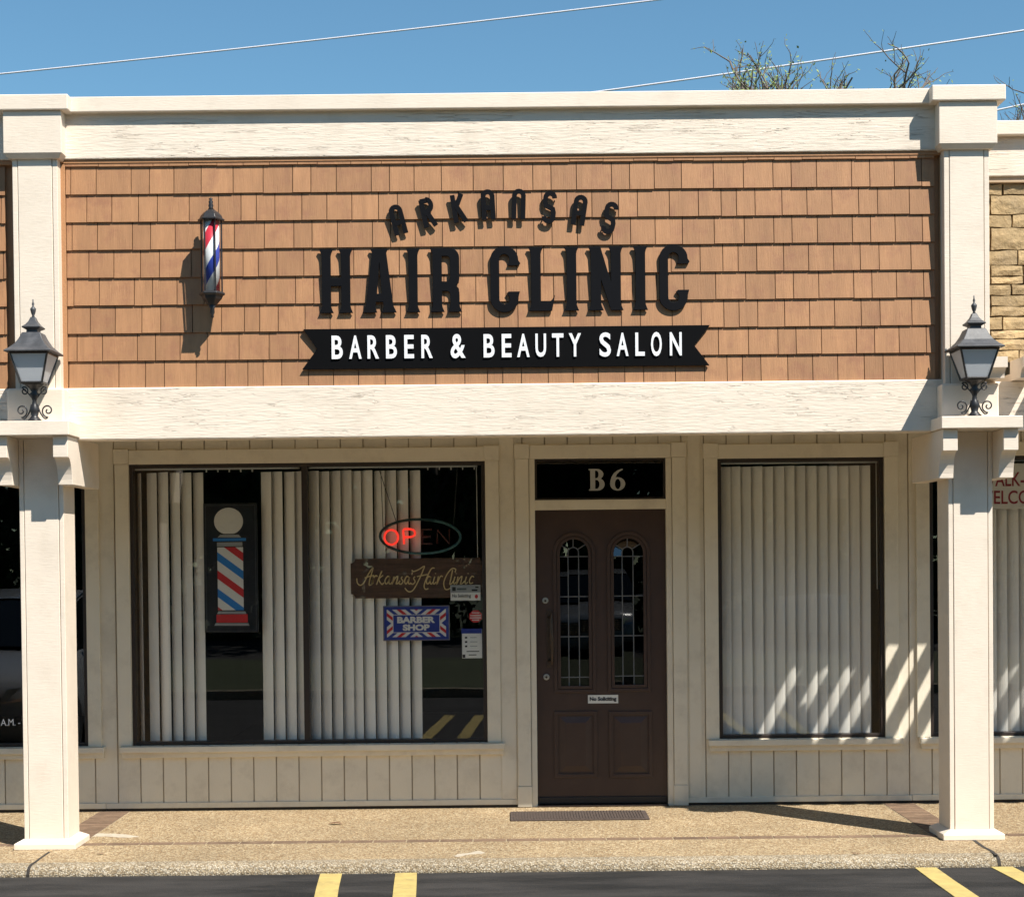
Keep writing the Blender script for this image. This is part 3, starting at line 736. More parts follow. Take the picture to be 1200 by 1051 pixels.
PA = [41, 21.3, 28.8, 31.9, 37.3, 35.2, 34.6, 21.3, 29.7]
PB = [29.3, 31.2, 22.1, 37.3, 34.1, 26.6, 17.9, 21.8, 31.5, 29.3]
def z_row(y): return Z(80, y, YS)
rows = [195.7 + 32.55*i for i in range(9)]
def shingle(owner, xa, xb, zb, zt, name='shingle'):
    zb += random.choice((0, 0, 0.0012, -0.0015, 0.0006)); th = random.uniform(-.0012, .0012)
    g = 0.0023
    f = YS + th
    vs = [(xa+g, f, zb), (xb-g, f, zb), (xb-g, YS+.0120, zt), (xa+g, YS+.0120, zt), (xa+g, YS+.018, zb+.001), (xb-g, YS+.018, zb+.001), (xb-g, YS+.019, zt), (xa+g, YS+.019, zt)]
    return MB().add(vs, [(0, 1, 2, 3), (5, 4, 7, 6), (1, 0, 4, 5), (1, 5, 6, 2), (4, 0, 3, 7), (3, 2, 6, 7)]).build(name, M['shingle'], owner)
PXM = 1/195.6
SH_OFF = [0, 0, 0.6, 1.5, 1.8, 2.2, 4.5, 5.5]
def shingle_rows(owner, x_start, x_end, aligned=True):
    for i in range(8):
        zt = z_row(rows[i]) + 0.010; zb = z_row(rows[i+1]); pat = PA if i % 2 == 0 else PB
        x = X((113.4 if i % 2 == 0 else 102)+SH_OFF[i], 300, YS) - 281*PXM*(4 if not aligned else 2); j = 0
        while x < x_end:
            w_ = pat[j % len(pat)]*PXM; a, b = max(x, x_start), min(x+w_, x_end)
            if b-a > 0.012: shingle(owner, a, b, zb, zt)
            x += w_; j += 1
    return
shingle_rows(shop, xe0, xe1)
sc_ = MB(); x = xe0; j = 3
while x < xe1:
    b = min(x+PB[j % 10]*PXM*1.05, xe1); zb = z_row(rows[0])+random.choice((0, .002, -.001)); zt = Z(600, 186.4, YB)
    sc_.box(x+.0015, b-.0015, YS, YS+.02, zb, zt); x = b; j += 1
tag(sc_.build('starter_course', M['shingle'], shop), kind='stuff')
# left neighbour fascia and beams
xn1 = XPL-0.13
box('fascia_wall', M['browntrim'], nl, -XEND, XPL-.001, -1.385, -1.28, ZB1-0.05, ZT1-.01, 0)
box('upper_beam', M['rough_beam'], nl, -XEND, XPL-.001, YB, -1.29, ZT0, ZT1, 0.006)
box('lower_beam', M['rough_beam'], nl, -XEND, XPL-.001, YB, -1.29, ZB0, ZB1, 0.008)
box('coping', M['paint'], nl, -XEND, XPL-.001, YB-0.042, -1.15, ZC0+.0005, ZC1, 0.005)
box('head_trim', M['browntrim'], nl, -XEND, xn1, YS-0.004, -1.384, Z(600, 187, YB), ZT0-.001)
shingle_rows(nl, -4.9, XPL-0.20, False)
# right neighbour: stone fascia set back over a slatted porch
YST = -1.05
rz_t = Z(1190, 141, YST-.1); rz_b = Z(1190, 158, YST-.1)
zsB = Z(1190, 450, YB) + 0.17                     # underside of the stone wall
x0 = XPR+0.02
box('coping', M['paint'], nr, x0, XEND, YST-0.10, -0.9, rz_b+.001, rz_t, 0.005)
box('upper_beam', M['rough_beam'], nr, x0, XEND, YST-0.05, -0.95, Z(1190, 206.5, YST-.05), rz_b, 0.006)
box('head_trim', mat('tan_trim', (0.55, 0.40, 0.26), 0.6), nr, x0, XEND, YST-0.035, -0.96, Z(1190, 214, YST-.03), Z(1190, 206.5, YST-.05)-.001)
zs1 = Z(1190, 214, YST-.03)-.001; zs0 = zsB
box('stone_backing', M['stonejoint'], nr, x0, XEND, YST+0.03, -1.03, zs0+.02, zs1, 0)
NB_T = Z(1180, 450.5, YB) + 0.018; NB_B = ZB0
box('lower_beam', M['rough_beam'], nr, x0, XEND, YB, -1.375, NB_B, NB_T, 0.006)
def stone(xa, xb, za, zb):
    mb = MB(); nx, nz = max(2, int((xb-xa)/0.05)), max(2, int((zb-za)/0.035)); vs = []
    for j in range(nz+1):
        for i in range(nx+1):
            u, v = i/nx, j/nz
            edge = min(u, 1-u, v, 1-v)
            d = 0.017 if edge > 0 else 0.012
            jx = 0 if i in (0, nx) else random.uniform(-.006, .006); jz = random.uniform(-.004, .004) if j in (0, nz) else random.uniform(-.007, .007)
            ex = random.uniform(-.003, .003)
            vs.append((xa+(xb-xa)*u+jx+(ex if i in (0, nx) else 0), YST+0.004 - d - (random.uniform(-.006, .006) if edge > 0 else 0), za+(zb-za)*v+jz))
    fs = [(j*(nx+1)+i, j*(nx+1)+i+1, (j+1)*(nx+1)+i+1, (j+1)*(nx+1)+i) for j in range(nz) for i in range(nx)]
    n0 = len(vs)
    # skirt back to the wall
    bd = [i for i in range(nx+1)] + [j*(nx+1)+nx for j in range(1, nz+1)] + [nz*(nx+1)+i for i in range(nx-1, -1, -1)] + [j*(nx+1) for j in range(nz-1, 0, -1)]
    for b in bd: vs.append((vs[b][0], YST+0.034, vs[b][2]))
    for k in range(len(bd)): fs.append((bd[k], n0+k, n0+(k+1) % len(bd), bd[(k+1) % len(bd)]))
    mb.add(vs, fs); return mb.build('stone', M['stone'], nr)
z = zs0+0.004; ri = 0
hts = [0.075, 0.125, 0.085, 0.13, 0.07, 0.115, 0.095, 0.14, 0.08, 0.12, 0.1, 0.09, 0.11]
while z < zs1-0.03:
    h = min(hts[ri % len(hts)], zs1-z-0.002); x = x0+0.01 + (0 if ri % 2 else 0.0)
    first = True
    while x < XEND-0.05:
        w_ = random.uniform(0.16, 0.36) if not first else (0.115 if ri % 2 == 0 else 0.24); first = False
        b = min(x+w_, XEND)
        if h > 0.11 and random.random() < 0.3:
            zm = z+h*random.uniform(.4, .6); stone(x+.005, b-.005, z+.004, zm-.004); stone(x+.005, b-.005, zm+.004, z+h-.004)
        else: stone(x+.005, b-.005, z+.004, z+h-.004)
        x = b
    z += h; ri += 1
# rafters of the slatted porch roof
def cove(yf, zt, zm, zb, d, yb):                  # bracket profile (y,z): square nose over a hollow curve
    n = 8
    pts = [(yb, zb), (yb, zt), (yf, zt), (yf, zm)]
    for i in range(n+1):
        a = math.pi/2*i/n
        pts.append((yf + 0.012 + d*math.sin(a), zb + (zm-zb)*math.cos(a)))
    return pts
rx = X(1175.5, 440, -1.72); zr0 = NB_T+0.003; zr1 = zr0 + 0.118
rm = MB().prism_x(cove(-1.66, zr1, zr1-0.062, zr0, 0.05, -1.40), -0.0465, 0.0465).box(-0.045, 0.045, -1.40, -0.95, zr0, zr0+.045)
rme, rc = rm.mesh('rafter'); rme.materials.append(M['paint'])
i = 0
while rx + i*0.1875 < XEND:
    o = bpy.data.objects.new('rafter', rme); link(o, nr, (rx+i*0.1875, rc.y, rc.z)); i += 1
# roofs, side walls, and rooms behind the glass
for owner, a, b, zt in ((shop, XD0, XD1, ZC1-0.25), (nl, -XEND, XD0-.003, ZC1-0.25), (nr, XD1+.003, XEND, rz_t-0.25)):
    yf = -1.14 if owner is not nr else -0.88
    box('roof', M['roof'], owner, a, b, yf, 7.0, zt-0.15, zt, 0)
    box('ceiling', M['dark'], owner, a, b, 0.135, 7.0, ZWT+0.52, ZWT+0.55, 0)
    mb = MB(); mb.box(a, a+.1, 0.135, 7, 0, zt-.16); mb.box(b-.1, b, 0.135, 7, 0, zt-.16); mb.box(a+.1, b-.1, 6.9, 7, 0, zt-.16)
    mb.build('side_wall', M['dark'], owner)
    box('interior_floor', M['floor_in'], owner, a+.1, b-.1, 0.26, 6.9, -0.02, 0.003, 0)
# wall above the soffit, closes the attic to light
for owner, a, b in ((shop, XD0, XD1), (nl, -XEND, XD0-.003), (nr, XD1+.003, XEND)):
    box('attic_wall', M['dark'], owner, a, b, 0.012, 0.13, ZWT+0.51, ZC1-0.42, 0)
# end walls of the porch roofs (above the soffit)
box('porch_end', M['paint_wall'], shop, XR-0.06, XR+0.02, -1.285, -0.002, ZWT+0.032, ZC1-0.41, 0)

# ------------------------------------------------------------------ posts with pilasters
def make_post(label, cx, pcx, py_mid):
    t = thing('porch_post', label, 'post', (cx, YP, 0), 'white porch posts')
    h = POSTW/2
    zsh0, zsh1 = SHZ_OF[cx]
    # boxed shaft: two cheeks and a slightly sunk face board
    z0 = 0.059
    box('cheek_board', M['paint'], t, cx-h, cx-h+.027, YP, YP+.245, z0, zsh0-.001, 0.003)
    box('cheek_board', M['paint'], t, cx+h-.027, cx+h, YP, YP+.245, z0, zsh0-.001, 0.003)
    box('face_board', M['paint'], t, cx-h+.0305, cx+h-.0305, YP-.002, YP+.20, z0, zsh0-.001, 0.003)
    box('back_board', M['paint'], t, cx-h+.0275, cx+h-.0275, YP+.205, YP+.243, z0, zsh0-.001, 0)
    pl = MB()
    q = h+.052
    b0, b1 = 0.0, 0.036
    fr, bk = YP-.045, YP+.285
    vs = [(cx-q, fr, b0), (cx+q, fr, b0), (cx+q, bk, b0), (cx-q, bk, b0), (cx-q, fr, b1), (cx+q, fr, b1), (cx+q, bk, b1), (cx-q, bk, b1),
          (cx-h-.006, YP-.008, .060), (cx+h+.006, YP-.008, .060), (cx+h+.006, YP+.25, .060), (cx-h-.006, YP+.25, .060)]
    pl.add(vs, [(0, 3, 2, 1)]+[(k, (k+1) % 4, 4+(k+1) % 4, 4+k) for k in range(4)]+[(4+k, 4+(k+1) % 4, 8+(k+1) % 4, 8+k) for k in range(4)]+[(8, 9, 10, 11)])
    pl.build('plinth', M['paint'], t, bevel=0.004)
    # brackets either side and the shelf they carry
    def prof_(sd_): return cove(YP-.215, zsh0-.0015, zsh0-.128, zsh0-.285, 0.085, YP+.50)
    for s in (-1, 1):
        a = cx + s*(h+.0015); b = cx + s*(h+.0885)
        MB().prism_x(prof_(s), min(a, b), max(a, b)).build('bracket', M['paint'], t, bevel=0.003)
    box('shelf', M['paint'], t, cx-h-.105, cx+h+.105, YP-.25, YB-.001, zsh0, zsh1, 0.004)
    # pilaster above the shelf
    w2 = 0.134; zc0 = ZT0 + 0.075*0 + CAPZ0; zbk = zsh1+.205
    box('base_block', M['paint'], t, pcx-.170, pcx+.170, YB-.115, YB-.001, zsh1+.001, zbk, 0.012)
    PF = -1.485
    box('pilaster_cheek', M['paint'], t, pcx-w2, pcx-w2+.03, PF, -1.386, zbk-.01, zc0+.01, 0.003)
    box('pilaster_cheek', M['paint'], t, pcx+w2-.03, pcx+w2, PF, -1.386, zbk-.01, zc0+.01, 0.003)
    box('pilaster_face', M['paint'], t, pcx-w2+.0335, pcx+w2-.0335, PF-.002, -1.386, zbk-.01, zc0+.01, 0.003)
    # capital: chamfered block and cap
    cb = MB(); c0 = zc0; k = .172; yf = YB-.097
    lo = [(pcx-k+.022, yf+.022, c0), (pcx+k-.022, yf+.022, c0), (pcx+k-.022, -1.30, c0), (pcx-k+.022, -1.30, c0)]
    mi = [(pcx-k, yf, c0+.03), (pcx+k, yf, c0+.03), (pcx+k, -1.30, c0+.03), (pcx-k, -1.30, c0+.03)]
    hi = [(a, b, CAPZ1) for a, b, _ in mi]
    cb.add(lo+mi+hi, [(0, 3, 2, 1), (8, 9, 10, 11)]+[(q_+k_, q_+(k_+1) % 4, q_+4+(k_+1) % 4, q_+4+k_) for q_ in (0, 4) for k_ in range(4)])
    cb.build('capital', M['paint'], t, bevel=0.003)
    box('cap', M['paint'], t, pcx-.218, pcx+.218, YB-.118, -1.12, CAPZ1+.001, CAPZ2, 0.006)
    return t
YSH = YP-.25
SHZ_OF = {XR: (Z(1150, 501.5, YSH), Z(1150, 487.3, YSH)), XL: (Z(40, 509.8, YSH), Z(40, 493, YSH))}
CAPZ0 = 0.0; CAPZ1 = 0; CAPZ2 = 0
_yf = YB-.10
CAPZ0 = Z(1137, 173.5, _yf) - ZT0; CAPZ1 = Z(1137, 118.6, _yf); CAPZ2 = Z(1137, 99, _yf-.02)
make_post('white boxed porch post left of the wide signed window', XL, XPL, 0)
make_post('white boxed porch post beside the stone fascia, right of the narrow window', XR, XPR, 0)

# ------------------------------------------------------------------ lanterns on the shelves
def make_lantern():
    cx, cy, z0 = 0.0, 0.0, 0.0
    t = thing('lantern', 'black coach lantern with frosted panes on the left post shelf', 'lantern', (0, 0, 0), 'coach lanterns on the post shelves')
    def sq(mb, prof, rot=math.pi/4):
        mb.lathe([(r*math.sqrt(2), z) for r, z in prof], 0, 0, 4, rot)
    zb = 0.22; zt = 0.395                       # body bottom and top
    hb, ht = 0.066, 0.116
    rf = MB(); sq(rf, [(0.144, zt+.002), (0.146, zt+.010), (0.120, zt+.028), (0.092, zt+.055), (0.072, zt+.088), (0.058, zt+.120), (0.052, zt+.124)])
    roof = rf.build('lantern_roof', M['greyiron'], t, bevel=0.003)
    up = MB(); sq(up, [(0.036, zt+.120), (0.034, zt+.140), (0.056, zt+.152), (0.058, zt+.158), (0.040, zt+.172), (0.025, zt+.192), (0.014, zt+.218)])
    up.build('vent_cap', M['greyiron'], t, bevel=0.002)
    fi = MB(); zf = zt+.216
    fi.lathe([(0.012, zf), (0.007, zf+.012), (0.012, zf+.022), (0.018, zf+.045), (0.018, zf+.052), (0.009, zf+.062), (0.005, zf+.068), (0.008, zf+.080), (0.004, zf+.092), (0.0035, zf+.108)], 0, 0, 12)
    fi.build('finial', M['greyiron'], t, smooth=True)
    # glazed body: four frosted panes between corner bars
    for k in range(4):
        a = k*math.pi/2; ca, sa = math.cos(a), math.sin(a)
        def P(u, h_, z): return (ca*u - sa*(-h_), sa*u + ca*(-h_), z)
        i = .008
        MB().add([P(-hb+i, hb-.002, zb+.008), P(hb-i, hb-.002, zb+.008), P(ht-i, ht-.002, zt-.006), P(-ht+i, ht-.002, zt-.006),
                  P(-hb+i, hb-.006, zb+.008), P(hb-i, hb-.006, zb+.008), P(ht-i, ht-.006, zt-.006), P(-ht+i, ht-.006, zt-.006)],
                 [(0, 1, 2, 3), (7, 6, 5, 4), (0, 4, 5, 1), (1, 5, 6, 2), (2, 6, 7, 3), (3, 7, 4, 0)]).build('pane', M['frost'], t)
        MB().tube([P(-hb, hb, zb), P(-ht, ht, zt)], 0.0065, 4).build('corner_bar', M['black'], t)
        MB().tube([P(-hb, hb, zb+.004), P(hb, hb, zb+.004)], 0.0065, 4).build('rail', M['black'], t)
        MB().tube([P(-ht, ht, zt-.003), P(ht, ht, zt-.003)], 0.006, 4).build('rail', M['black'], t)
    st_ = MB(); st_.lathe([(0.043, 0.0), (0.043, 0.006), (0.034, 0.014), (0.020, 0.030), (0.026, 0.055), (0.030, 0.075), (0.017, 0.095), (0.013, 0.120), (0.022, 0.145), (0.030, 0.160), (0.018, 0.172), (0.030, 0.195), (0.058, 0.212), (0.066, 0.2185)], 0, 0, 16)
    st_.build('stem', M['black'], t, smooth=True)
    def spiral(cx_, cz_, r0, r1, a0, turns, n=34): return [(cx_+(r0+(r1-r0)*i/n)*math.cos(a0+turns*2*math.pi*i/n), cz_+(r0+(r1-r0)*i/n)*math.sin(a0+turns*2*math.pi*i/n)) for i in range(n+1)]
    for s in (-1, 1):
        sp = spiral(0.082, 0.062, 0.006, 0.040, R(120), 1.42)
        last = sp[-1]
        path = sp + smooth_path([last, (0.062, 0.016), (0.035, 0.050), (0.018, 0.100)], 5)[1:]
        MB().tube([(s*x_, 0.0, z_) for x_, z_ in path], 0.0046, 6).build('scroll', M['black'], t, smooth=True)
        sp2 = spiral(0.062, 0.178, 0.005, 0.026, R(200), -1.4)
        path2 = sp2 + smooth_path([sp2[-1], (0.034, 0.160), (0.018, 0.140)], 4)[1:]
        MB().tube([(s*x_, 0.0, z_) for x_, z_ in path2], 0.0042, 6).build('scroll', M['black'], t, smooth=True)
    return t
YL = YSH + 0.045
lx, _ = at(40.5, 470, YL); rx_, _ = at(1142, 470, YL)
lan = make_lantern(); lan.location = (lx, YL, SHZ_OF[XL][1]+.001)
W[lan.name] = Vector(lan.location)
lan2 = copy_tree(lan); lan2.location = (rx_, YL, SHZ_OF[XR][1]+.001)
lan2['label'] = 'black coach lantern with frosted panes on the right post shelf, against the stone'
lan.scale = (0.94, 0.94, 0.99); lan2.scale = (0.95, 0.95, 0.98)

# ------------------------------------------------------------------ barber pole on the fascia
def make_barber_pole():
    s = 0.118; YC = YS - s
    cx, zt = at(247, 231.8, YC); _, ztop = at(247, 259.5, YC); _, zcyl = at(247, 343.5, YC); _, zbot = at(247, 373, YC)
    t = thing('barber_pole', 'black lantern style barber pole with red white blue stripes on the shingles', 'barber pole', (cx, YS, zbot))
    n = 6; rt = 0.0
    cp = MB().lathe([(.079, ztop), (.081, ztop+.010), (.070, ztop+.016), (.062, ztop+.034), (.044, ztop+.052), (.034, ztop+.058), (.022, ztop+.068)], cx, YC, n, rt)
    cp.build('pole_cap', M['black'], t, bevel=.003)
    MB().lathe([(.020, ztop+.066), (.012, ztop+.080), (.016, ztop+.092), (.011, ztop+.104), (.014, ztop+.114), (.008, ztop+.124), (.012, ztop+.132), (.009, zt-.004), (.003, zt)], cx, YC, 12).build('finial', M['black'], t, smooth=True)
    MB().lathe([(.026, zcyl-.072), (.040, zcyl-.056), (.058, zcyl-.036), (.066, zcyl-.018), (.078, zcyl-.010), (.076, zcyl), (.064, zcyl+.006)], cx, YC, n, rt).build('pole_base', M['black'], t, bevel=.003)
    MB().lathe([(.003, zbot), (.010, zbot+.008), (.008, zbot+.020), (.014, zbot+.032), (.013, zbot+.055), (.024, zcyl-.070)], cx, YC, 12).build('finial', M['black'], t, smooth=True)
    z0, z1 = zcyl+.006, ztop
    mb = bpy.data.materials.new('striped_cylinder'); mb.use_nodes = True; tt = mb.node_tree; N = tt.nodes; L = tt.links; b = N['Principled BSDF']
    b.inputs['Roughness'].default_value = 0.35
    # helical stripes: height + angle
    tc = N.new('ShaderNodeTexCoord'); sx = N.new('ShaderNodeSeparateXYZ'); L.new(tc.outputs['Object'], sx.inputs[0])
    an = N.new('ShaderNodeMath'); an.operation = 'ARCTAN2'; L.new(sx.outputs[0], an.inputs[0])
    ng = N.new('ShaderNodeMath'); ng.operation = 'MULTIPLY'; ng.inputs[1].default_value = -1; L.new(sx.outputs[1], ng.inputs[0]); L.new(ng.outputs[0], an.inputs[1])
    am = N.new('ShaderNodeMath'); am.operation = 'MULTIPLY'; am.inputs[1].default_value = -0.075; L.new(an.outputs[0], am.inputs[0])
    ad = N.new('ShaderNodeMath'); L.new(sx.outputs[2], ad.inputs[0]); L.new(am.outputs[0], ad.inputs[1])
    dv = N.new('ShaderNodeMath'); dv.operation = 'DIVIDE'; dv.inputs[1].default_value = 0.42; L.new(ad.outputs[0], dv.inputs[0])
    of = N.new('ShaderNodeMath'); of.inputs[1].default_value = 5.0; L.new(dv.outputs[0], of.inputs[0])
    fr = N.new('ShaderNodeMath'); fr.operation = 'FRACT'; L.new(of.outputs[0], fr.inputs[0])
    cr = N.new('ShaderNodeValToRGB'); cr.color_ramp.interpolation = 'CONSTANT'; e = cr.color_ramp.elements
    e[0].position = 0; e[0].color = (.78, .79, .80, 1); e[1].position = 0.19; e[1].color = (.03, .06, .36, 1)
    k = e.new(0.43); k.color = (.78, .79, .80, 1); k = e.new(0.69); k.color = (.55, .035, .06, 1); k = e.new(0.93); k.color = (.78, .79, .80, 1)
    L.new(fr.outputs[0], cr.inputs[0]); L.new(cr.outputs[0], b.inputs['Base Color'])
    MB().lathe([(.047, z0), (.047, z1)], cx, YC, 40).build('striped_cylinder', mb, t, smooth=True)
    for k in range(6):
        a = rt + k*math.pi/3
        x_, y_ = cx+.060*math.cos(a), YC+.060*math.sin(a)
        MB().tube([(x_, y_, z0), (x_, y_, z1)], .0048, 6).build('bar', M['black'], t)
        b_ = rt + (k+1)*math.pi/3; xb, yb = cx+.060*math.cos(b_), YC+.060*math.sin(b_)
        MB().add([(x_, y_, z0), (xb, yb, z0), (xb, yb, z1), (x_, y_, z1)], [(0, 1, 2, 3)]).build('glass_panel', M['glass'], t)
    br = MB(); br.box(cx-.022, cx+.022, YS-.004, YS+.01, zcyl-.01, ztop+.01)
    br.tube([(cx, YS, zcyl+.02), (cx, YC+.055, zcyl-.006)], .012, 8); br.tube([(cx, YS, ztop-.03), (cx, YC+.055, ztop+.004)], .012, 8)
    br.build('wall_bracket', M['black'], t)
    lp = [(cx-.0, YC+.055+.02*math.cos(q), ztop-.02+.028*math.sin(q)) for q in [i*math.pi/8 for i in range(17)]]
    return t
make_barber_pole()

# ------------------------------------------------------------------ the sign on the fascia
sign = thing('shop_sign', 'black raised lettering with forked black ribbon below, fixed to the brown shingles', 'shop sign', (0, YS, Z(595, 430, YS)))
YF = YS-0.015
def zpx(y, x=592): return Z(x, y, YF)
zb_, zt_ = zpx(364.5), zpx(290.3); H = zt_-zb_
SE = 0.028                                         # serif reach
def sx_(px): return X(px, 328, YF)
def stem_pts(xl, xr, up=True, down=True):          # outline of a stem with small flared serifs, clockwise pieces
    return
def serif_top(xl, xr, z):                          # from left to right along the top
    return [(xl, z-.040), (xl-.004, z-.022), (xl-.014, z), (xr+.014, z), (xr+.004, z-.022), (xr, z-.040)]
def serif_bot(xl, xr, z):                          # from right to left along the foot
    return [(xr, z+.040), (xr+.004, z+.024), (xr+.014, z), (xl-.014, z), (xl-.004, z+.024), (xl, z+.040)]
def glyph(spl): return curve_mesh('letter', spl, 0.0135, M['sign'], sign, 0, 0, YF, bev=0.0015)
def G_I(xl, xr): glyph([serif_top(xl, xr, zt_)+serif_bot(xl, xr, zb_)])
def G_H(a, b, c, d):
    m0, m1 = zpx(333), zpx(324)
    glyph([serif_top(a, b, zt_)+[(b, m1), (c, m1)]+serif_top(c, d, zt_)+serif_bot(c, d, zb_)+[(c, m0), (b, m0)]+serif_bot(a, b, zb_)])
def arc(cx, cz, rx, rz, a0, a1, n=10): return [(cx+rx*math.cos(R(a0+(a1-a0)*i/n)), cz+rz*math.sin(R(a0+(a1-a0)*i/n))) for i in range(n+1)]
def G_A(l0, l1, r0, r1, t0, t1):
    cz0, cz1 = zpx(352), zpx(343); h = H
    def lx(z): return l0+(t0+.014-l0)*(z-zb_)/h
    def rx2(z): return r1+(t1-.014-r1)*(z-zb_)/h
    def li(z): return lx(z)+(l1-l0)
    def ri2(z): return rx2(z)-(r1-r0)
    apex_z = zpx(306); mid = (t0+t1)/2
    o = [(lx(zb_+.04), zb_+.04), (t0+.010, zt_-.022), (t0, zt_), (t1, zt_), (t1-.010, zt_-.022), (rx2(zb_+.04), zb_+.04), (r1+.014, zb_), (r0-.014, zb_), (ri2(zb_+.036), zb_+.036), (ri2(cz0), cz0), (li(cz0), cz0), (li(zb_+.036), zb_+.036), (l1+.014, zb_), (l0-.014, zb_)]
    glyph([o, [(li(cz1), cz1), (ri2(cz1), cz1), (mid+.002, apex_z), (mid-.002, apex_z)]])
def G_R(a, b, d):
    wv = b-a; zm = zpx(334)
    o = serif_top(a, b, zt_)[:3] + [(d-.06, zt_)] + arc(d-.055, zt_-.055, .055, .055, 90, 0, 6) + [(d, zm+.045), (d-.004, zm+.018), (d-.020, zm), (d-.004, zm-.018), (d, zm-.045)]
    o += [(d, zb_+.04), (d+.004, zb_+.024), (d+.014, zb_), (d-wv-.014, zb_), (d-wv-.004, zb_+.024), (d-wv, zb_+.04), (d-wv, zm-.055)] + arc(d-wv-.022, zm-.055, .022, .024, 0, 90, 4) + [(b, zm-.031)]
    o += serif_bot(a, b, zb_)
    h1 = [(b, zm+.024), (d-wv-.020, zm+.024)] + arc(d-wv-.022, zm+.05, .022, .026, -90, 0, 4) + arc(d-wv-.022, zt_-.07, .022, .026, 0, 90, 4) + [(b, zt_-.044)]
    glyph([o, h1])
def G_C(a, d):
    w_ = d-a; st_ = 0.050; zt, zb = zt_+.008, zb_-.006; r = w_/2; cx = a+r
    u0 = zpx(311); l0 = zpx(342)
    o = [(d-.052, u0), (d-.047, u0+.018)] 
    o = [(d-st_-.010, u0), (d+.004, u0), (d+.012, u0+.012), (d, u0+.030)] + arc(cx, zt-r*.95, r, r*.95, 0, 180, 14) + arc(cx, zb+r*.95, r, r*.95, 180, 360, 14) + [(d, l0-.030), (d+.008, l0), (d-st_-.006, l0), (d-st_-.018, l0-.010), (d-st_-.002, l0-.030)]
    ri = r-st_
    o += arc(cx, zb+r*.95, ri, ri*1.05, 0, -180, 10) + arc(cx, zt-r*.95, ri, ri*1.05, 180, 0, 10) + [(d-st_, u0+.026)]
    glyph([o])
def G_L(a, b, d):
    glyph([serif_top(a, b, zt_) + [(b, zb_+.052), (d-.020, zb_+.052), (d-.006, zb_+.066), (d+.006, zb_+.088), (d-.010, zb_), (a-.014, zb_), (a-.004, zb_+.024), (a, zb_+.04)]])
def G_N(a, b, c, d):
    o = [(a, zt_-.04), (a-.004, zt_-.022), (a-.014, zt_), (b-.002, zt_)]
    o += [(c, zb_+.155)] + serif_top(c, d, zt_) + [(d, zb_+.04), (d+.004, zb_+.024), (d+.014, zb_), (c-.002, zb_), (b, zt_-.185)] + serif_bot(a, b, zb_)
    glyph([o])
G_H(sx_(377.3), sx_(387.3), sx_(400), sx_(410))
G_A(sx_(427.5), sx_(438.3), sx_(450.3), sx_(461.3), sx_(434.5), sx_(454.5))
G_I(sx_(479), sx_(489))
G_R(sx_(507.3), sx_(517.5), sx_(538))
G_C(sx_(575), sx_(607.2))
G_L(sx_(622.5), sx_(633.5), sx_(648.5))
G_I(sx_(664.3), sx_(675.2))
G_N(sx_(692.7), sx_(704), sx_(716.3), sx_(727.3))
G_I(sx_(745), sx_(756))
G_C(sx_(773), sx_(805.7))
# arched top word: thin plates on stand-offs
AW, AH, SW_ = 0.054, 0.166, 0.0285
def strokes(ch):
    w_, h_ = AW/2, AH/2
    ar = arc(0, h_-w_, w_, w_, 180, 0, 8)
    if ch == 'A': return [[(-w_, -h_)]+ar+[(w_, -h_)], [(-w_, -.012), (w_, -.012)]]
    if ch == 'N': return [[(-w_, -h_)]+ar+[(w_, -h_)]]
    if ch == 'R': return [[(-w_, -h_), (-w_, h_)], [(-w_-.006, h_-.008), (w_*.2, h_-.008)]+arc(w_*.2, h_*.45+.01, w_*.8, h_*.5-.01, 80, -80, 8)+[(-w_, -.004)], [(0.0, -.006), (w_+.004, -h_)]]
    if ch == 'K': return [[(-w_, -h_), (-w_, h_)], [(w_, h_), (-w_*.7, 0.0)], [(-w_*.4, .012), (w_+.006, -h_)]]
    if ch == 'S': return [arc(0, h_-w_, w_, w_, 0, 180, 8)+[(-w_, h_*.35), (-w_*.75, h_*.1), (w_*.75, -h_*.1), (w_, -h_*.35)]+arc(0, -h_+w_, w_, w_, 0, -180, 8)]
ARK = [('A', 466.4, 258.7, 14.5), ('R', 501.5, 249.7, 12), ('K', 537.5, 244.2, 8.5), ('A', 572, 241.2, 3), ('N', 607.8, 240.5, -2), ('S', 643.8, 243, -5.5), ('A', 679, 247.5, -9), ('S', 714.6, 255.5, -12.5)]
for ch, px, py, rot in ARK:
    ya = YS-0.021; cx, cz = at(px, py, ya); ca, sa = math.cos(R(rot)), math.sin(R(rot)); mb = MB()
    for i, s in enumerate(strokes(ch)):
        mb.ribbon([(cx+ca*a-sa*b, cz+sa*a+ca*b) for a, b in s], SW_, ya-.0006*i, ya+.008+.0006*i)
    for a, b in ((-AW/2, -AH*.32), (AW/2 if ch not in 'RK' else -AW/2, AH*.25)):
        mb.tube([(cx+ca*a-sa*b, ya+.006, cz+sa*a+ca*b), (cx+ca*a-sa*b, YS+.008, cz+sa*a+ca*b)], .004, 6)
    mb.build('letter', M['sign'], sign)
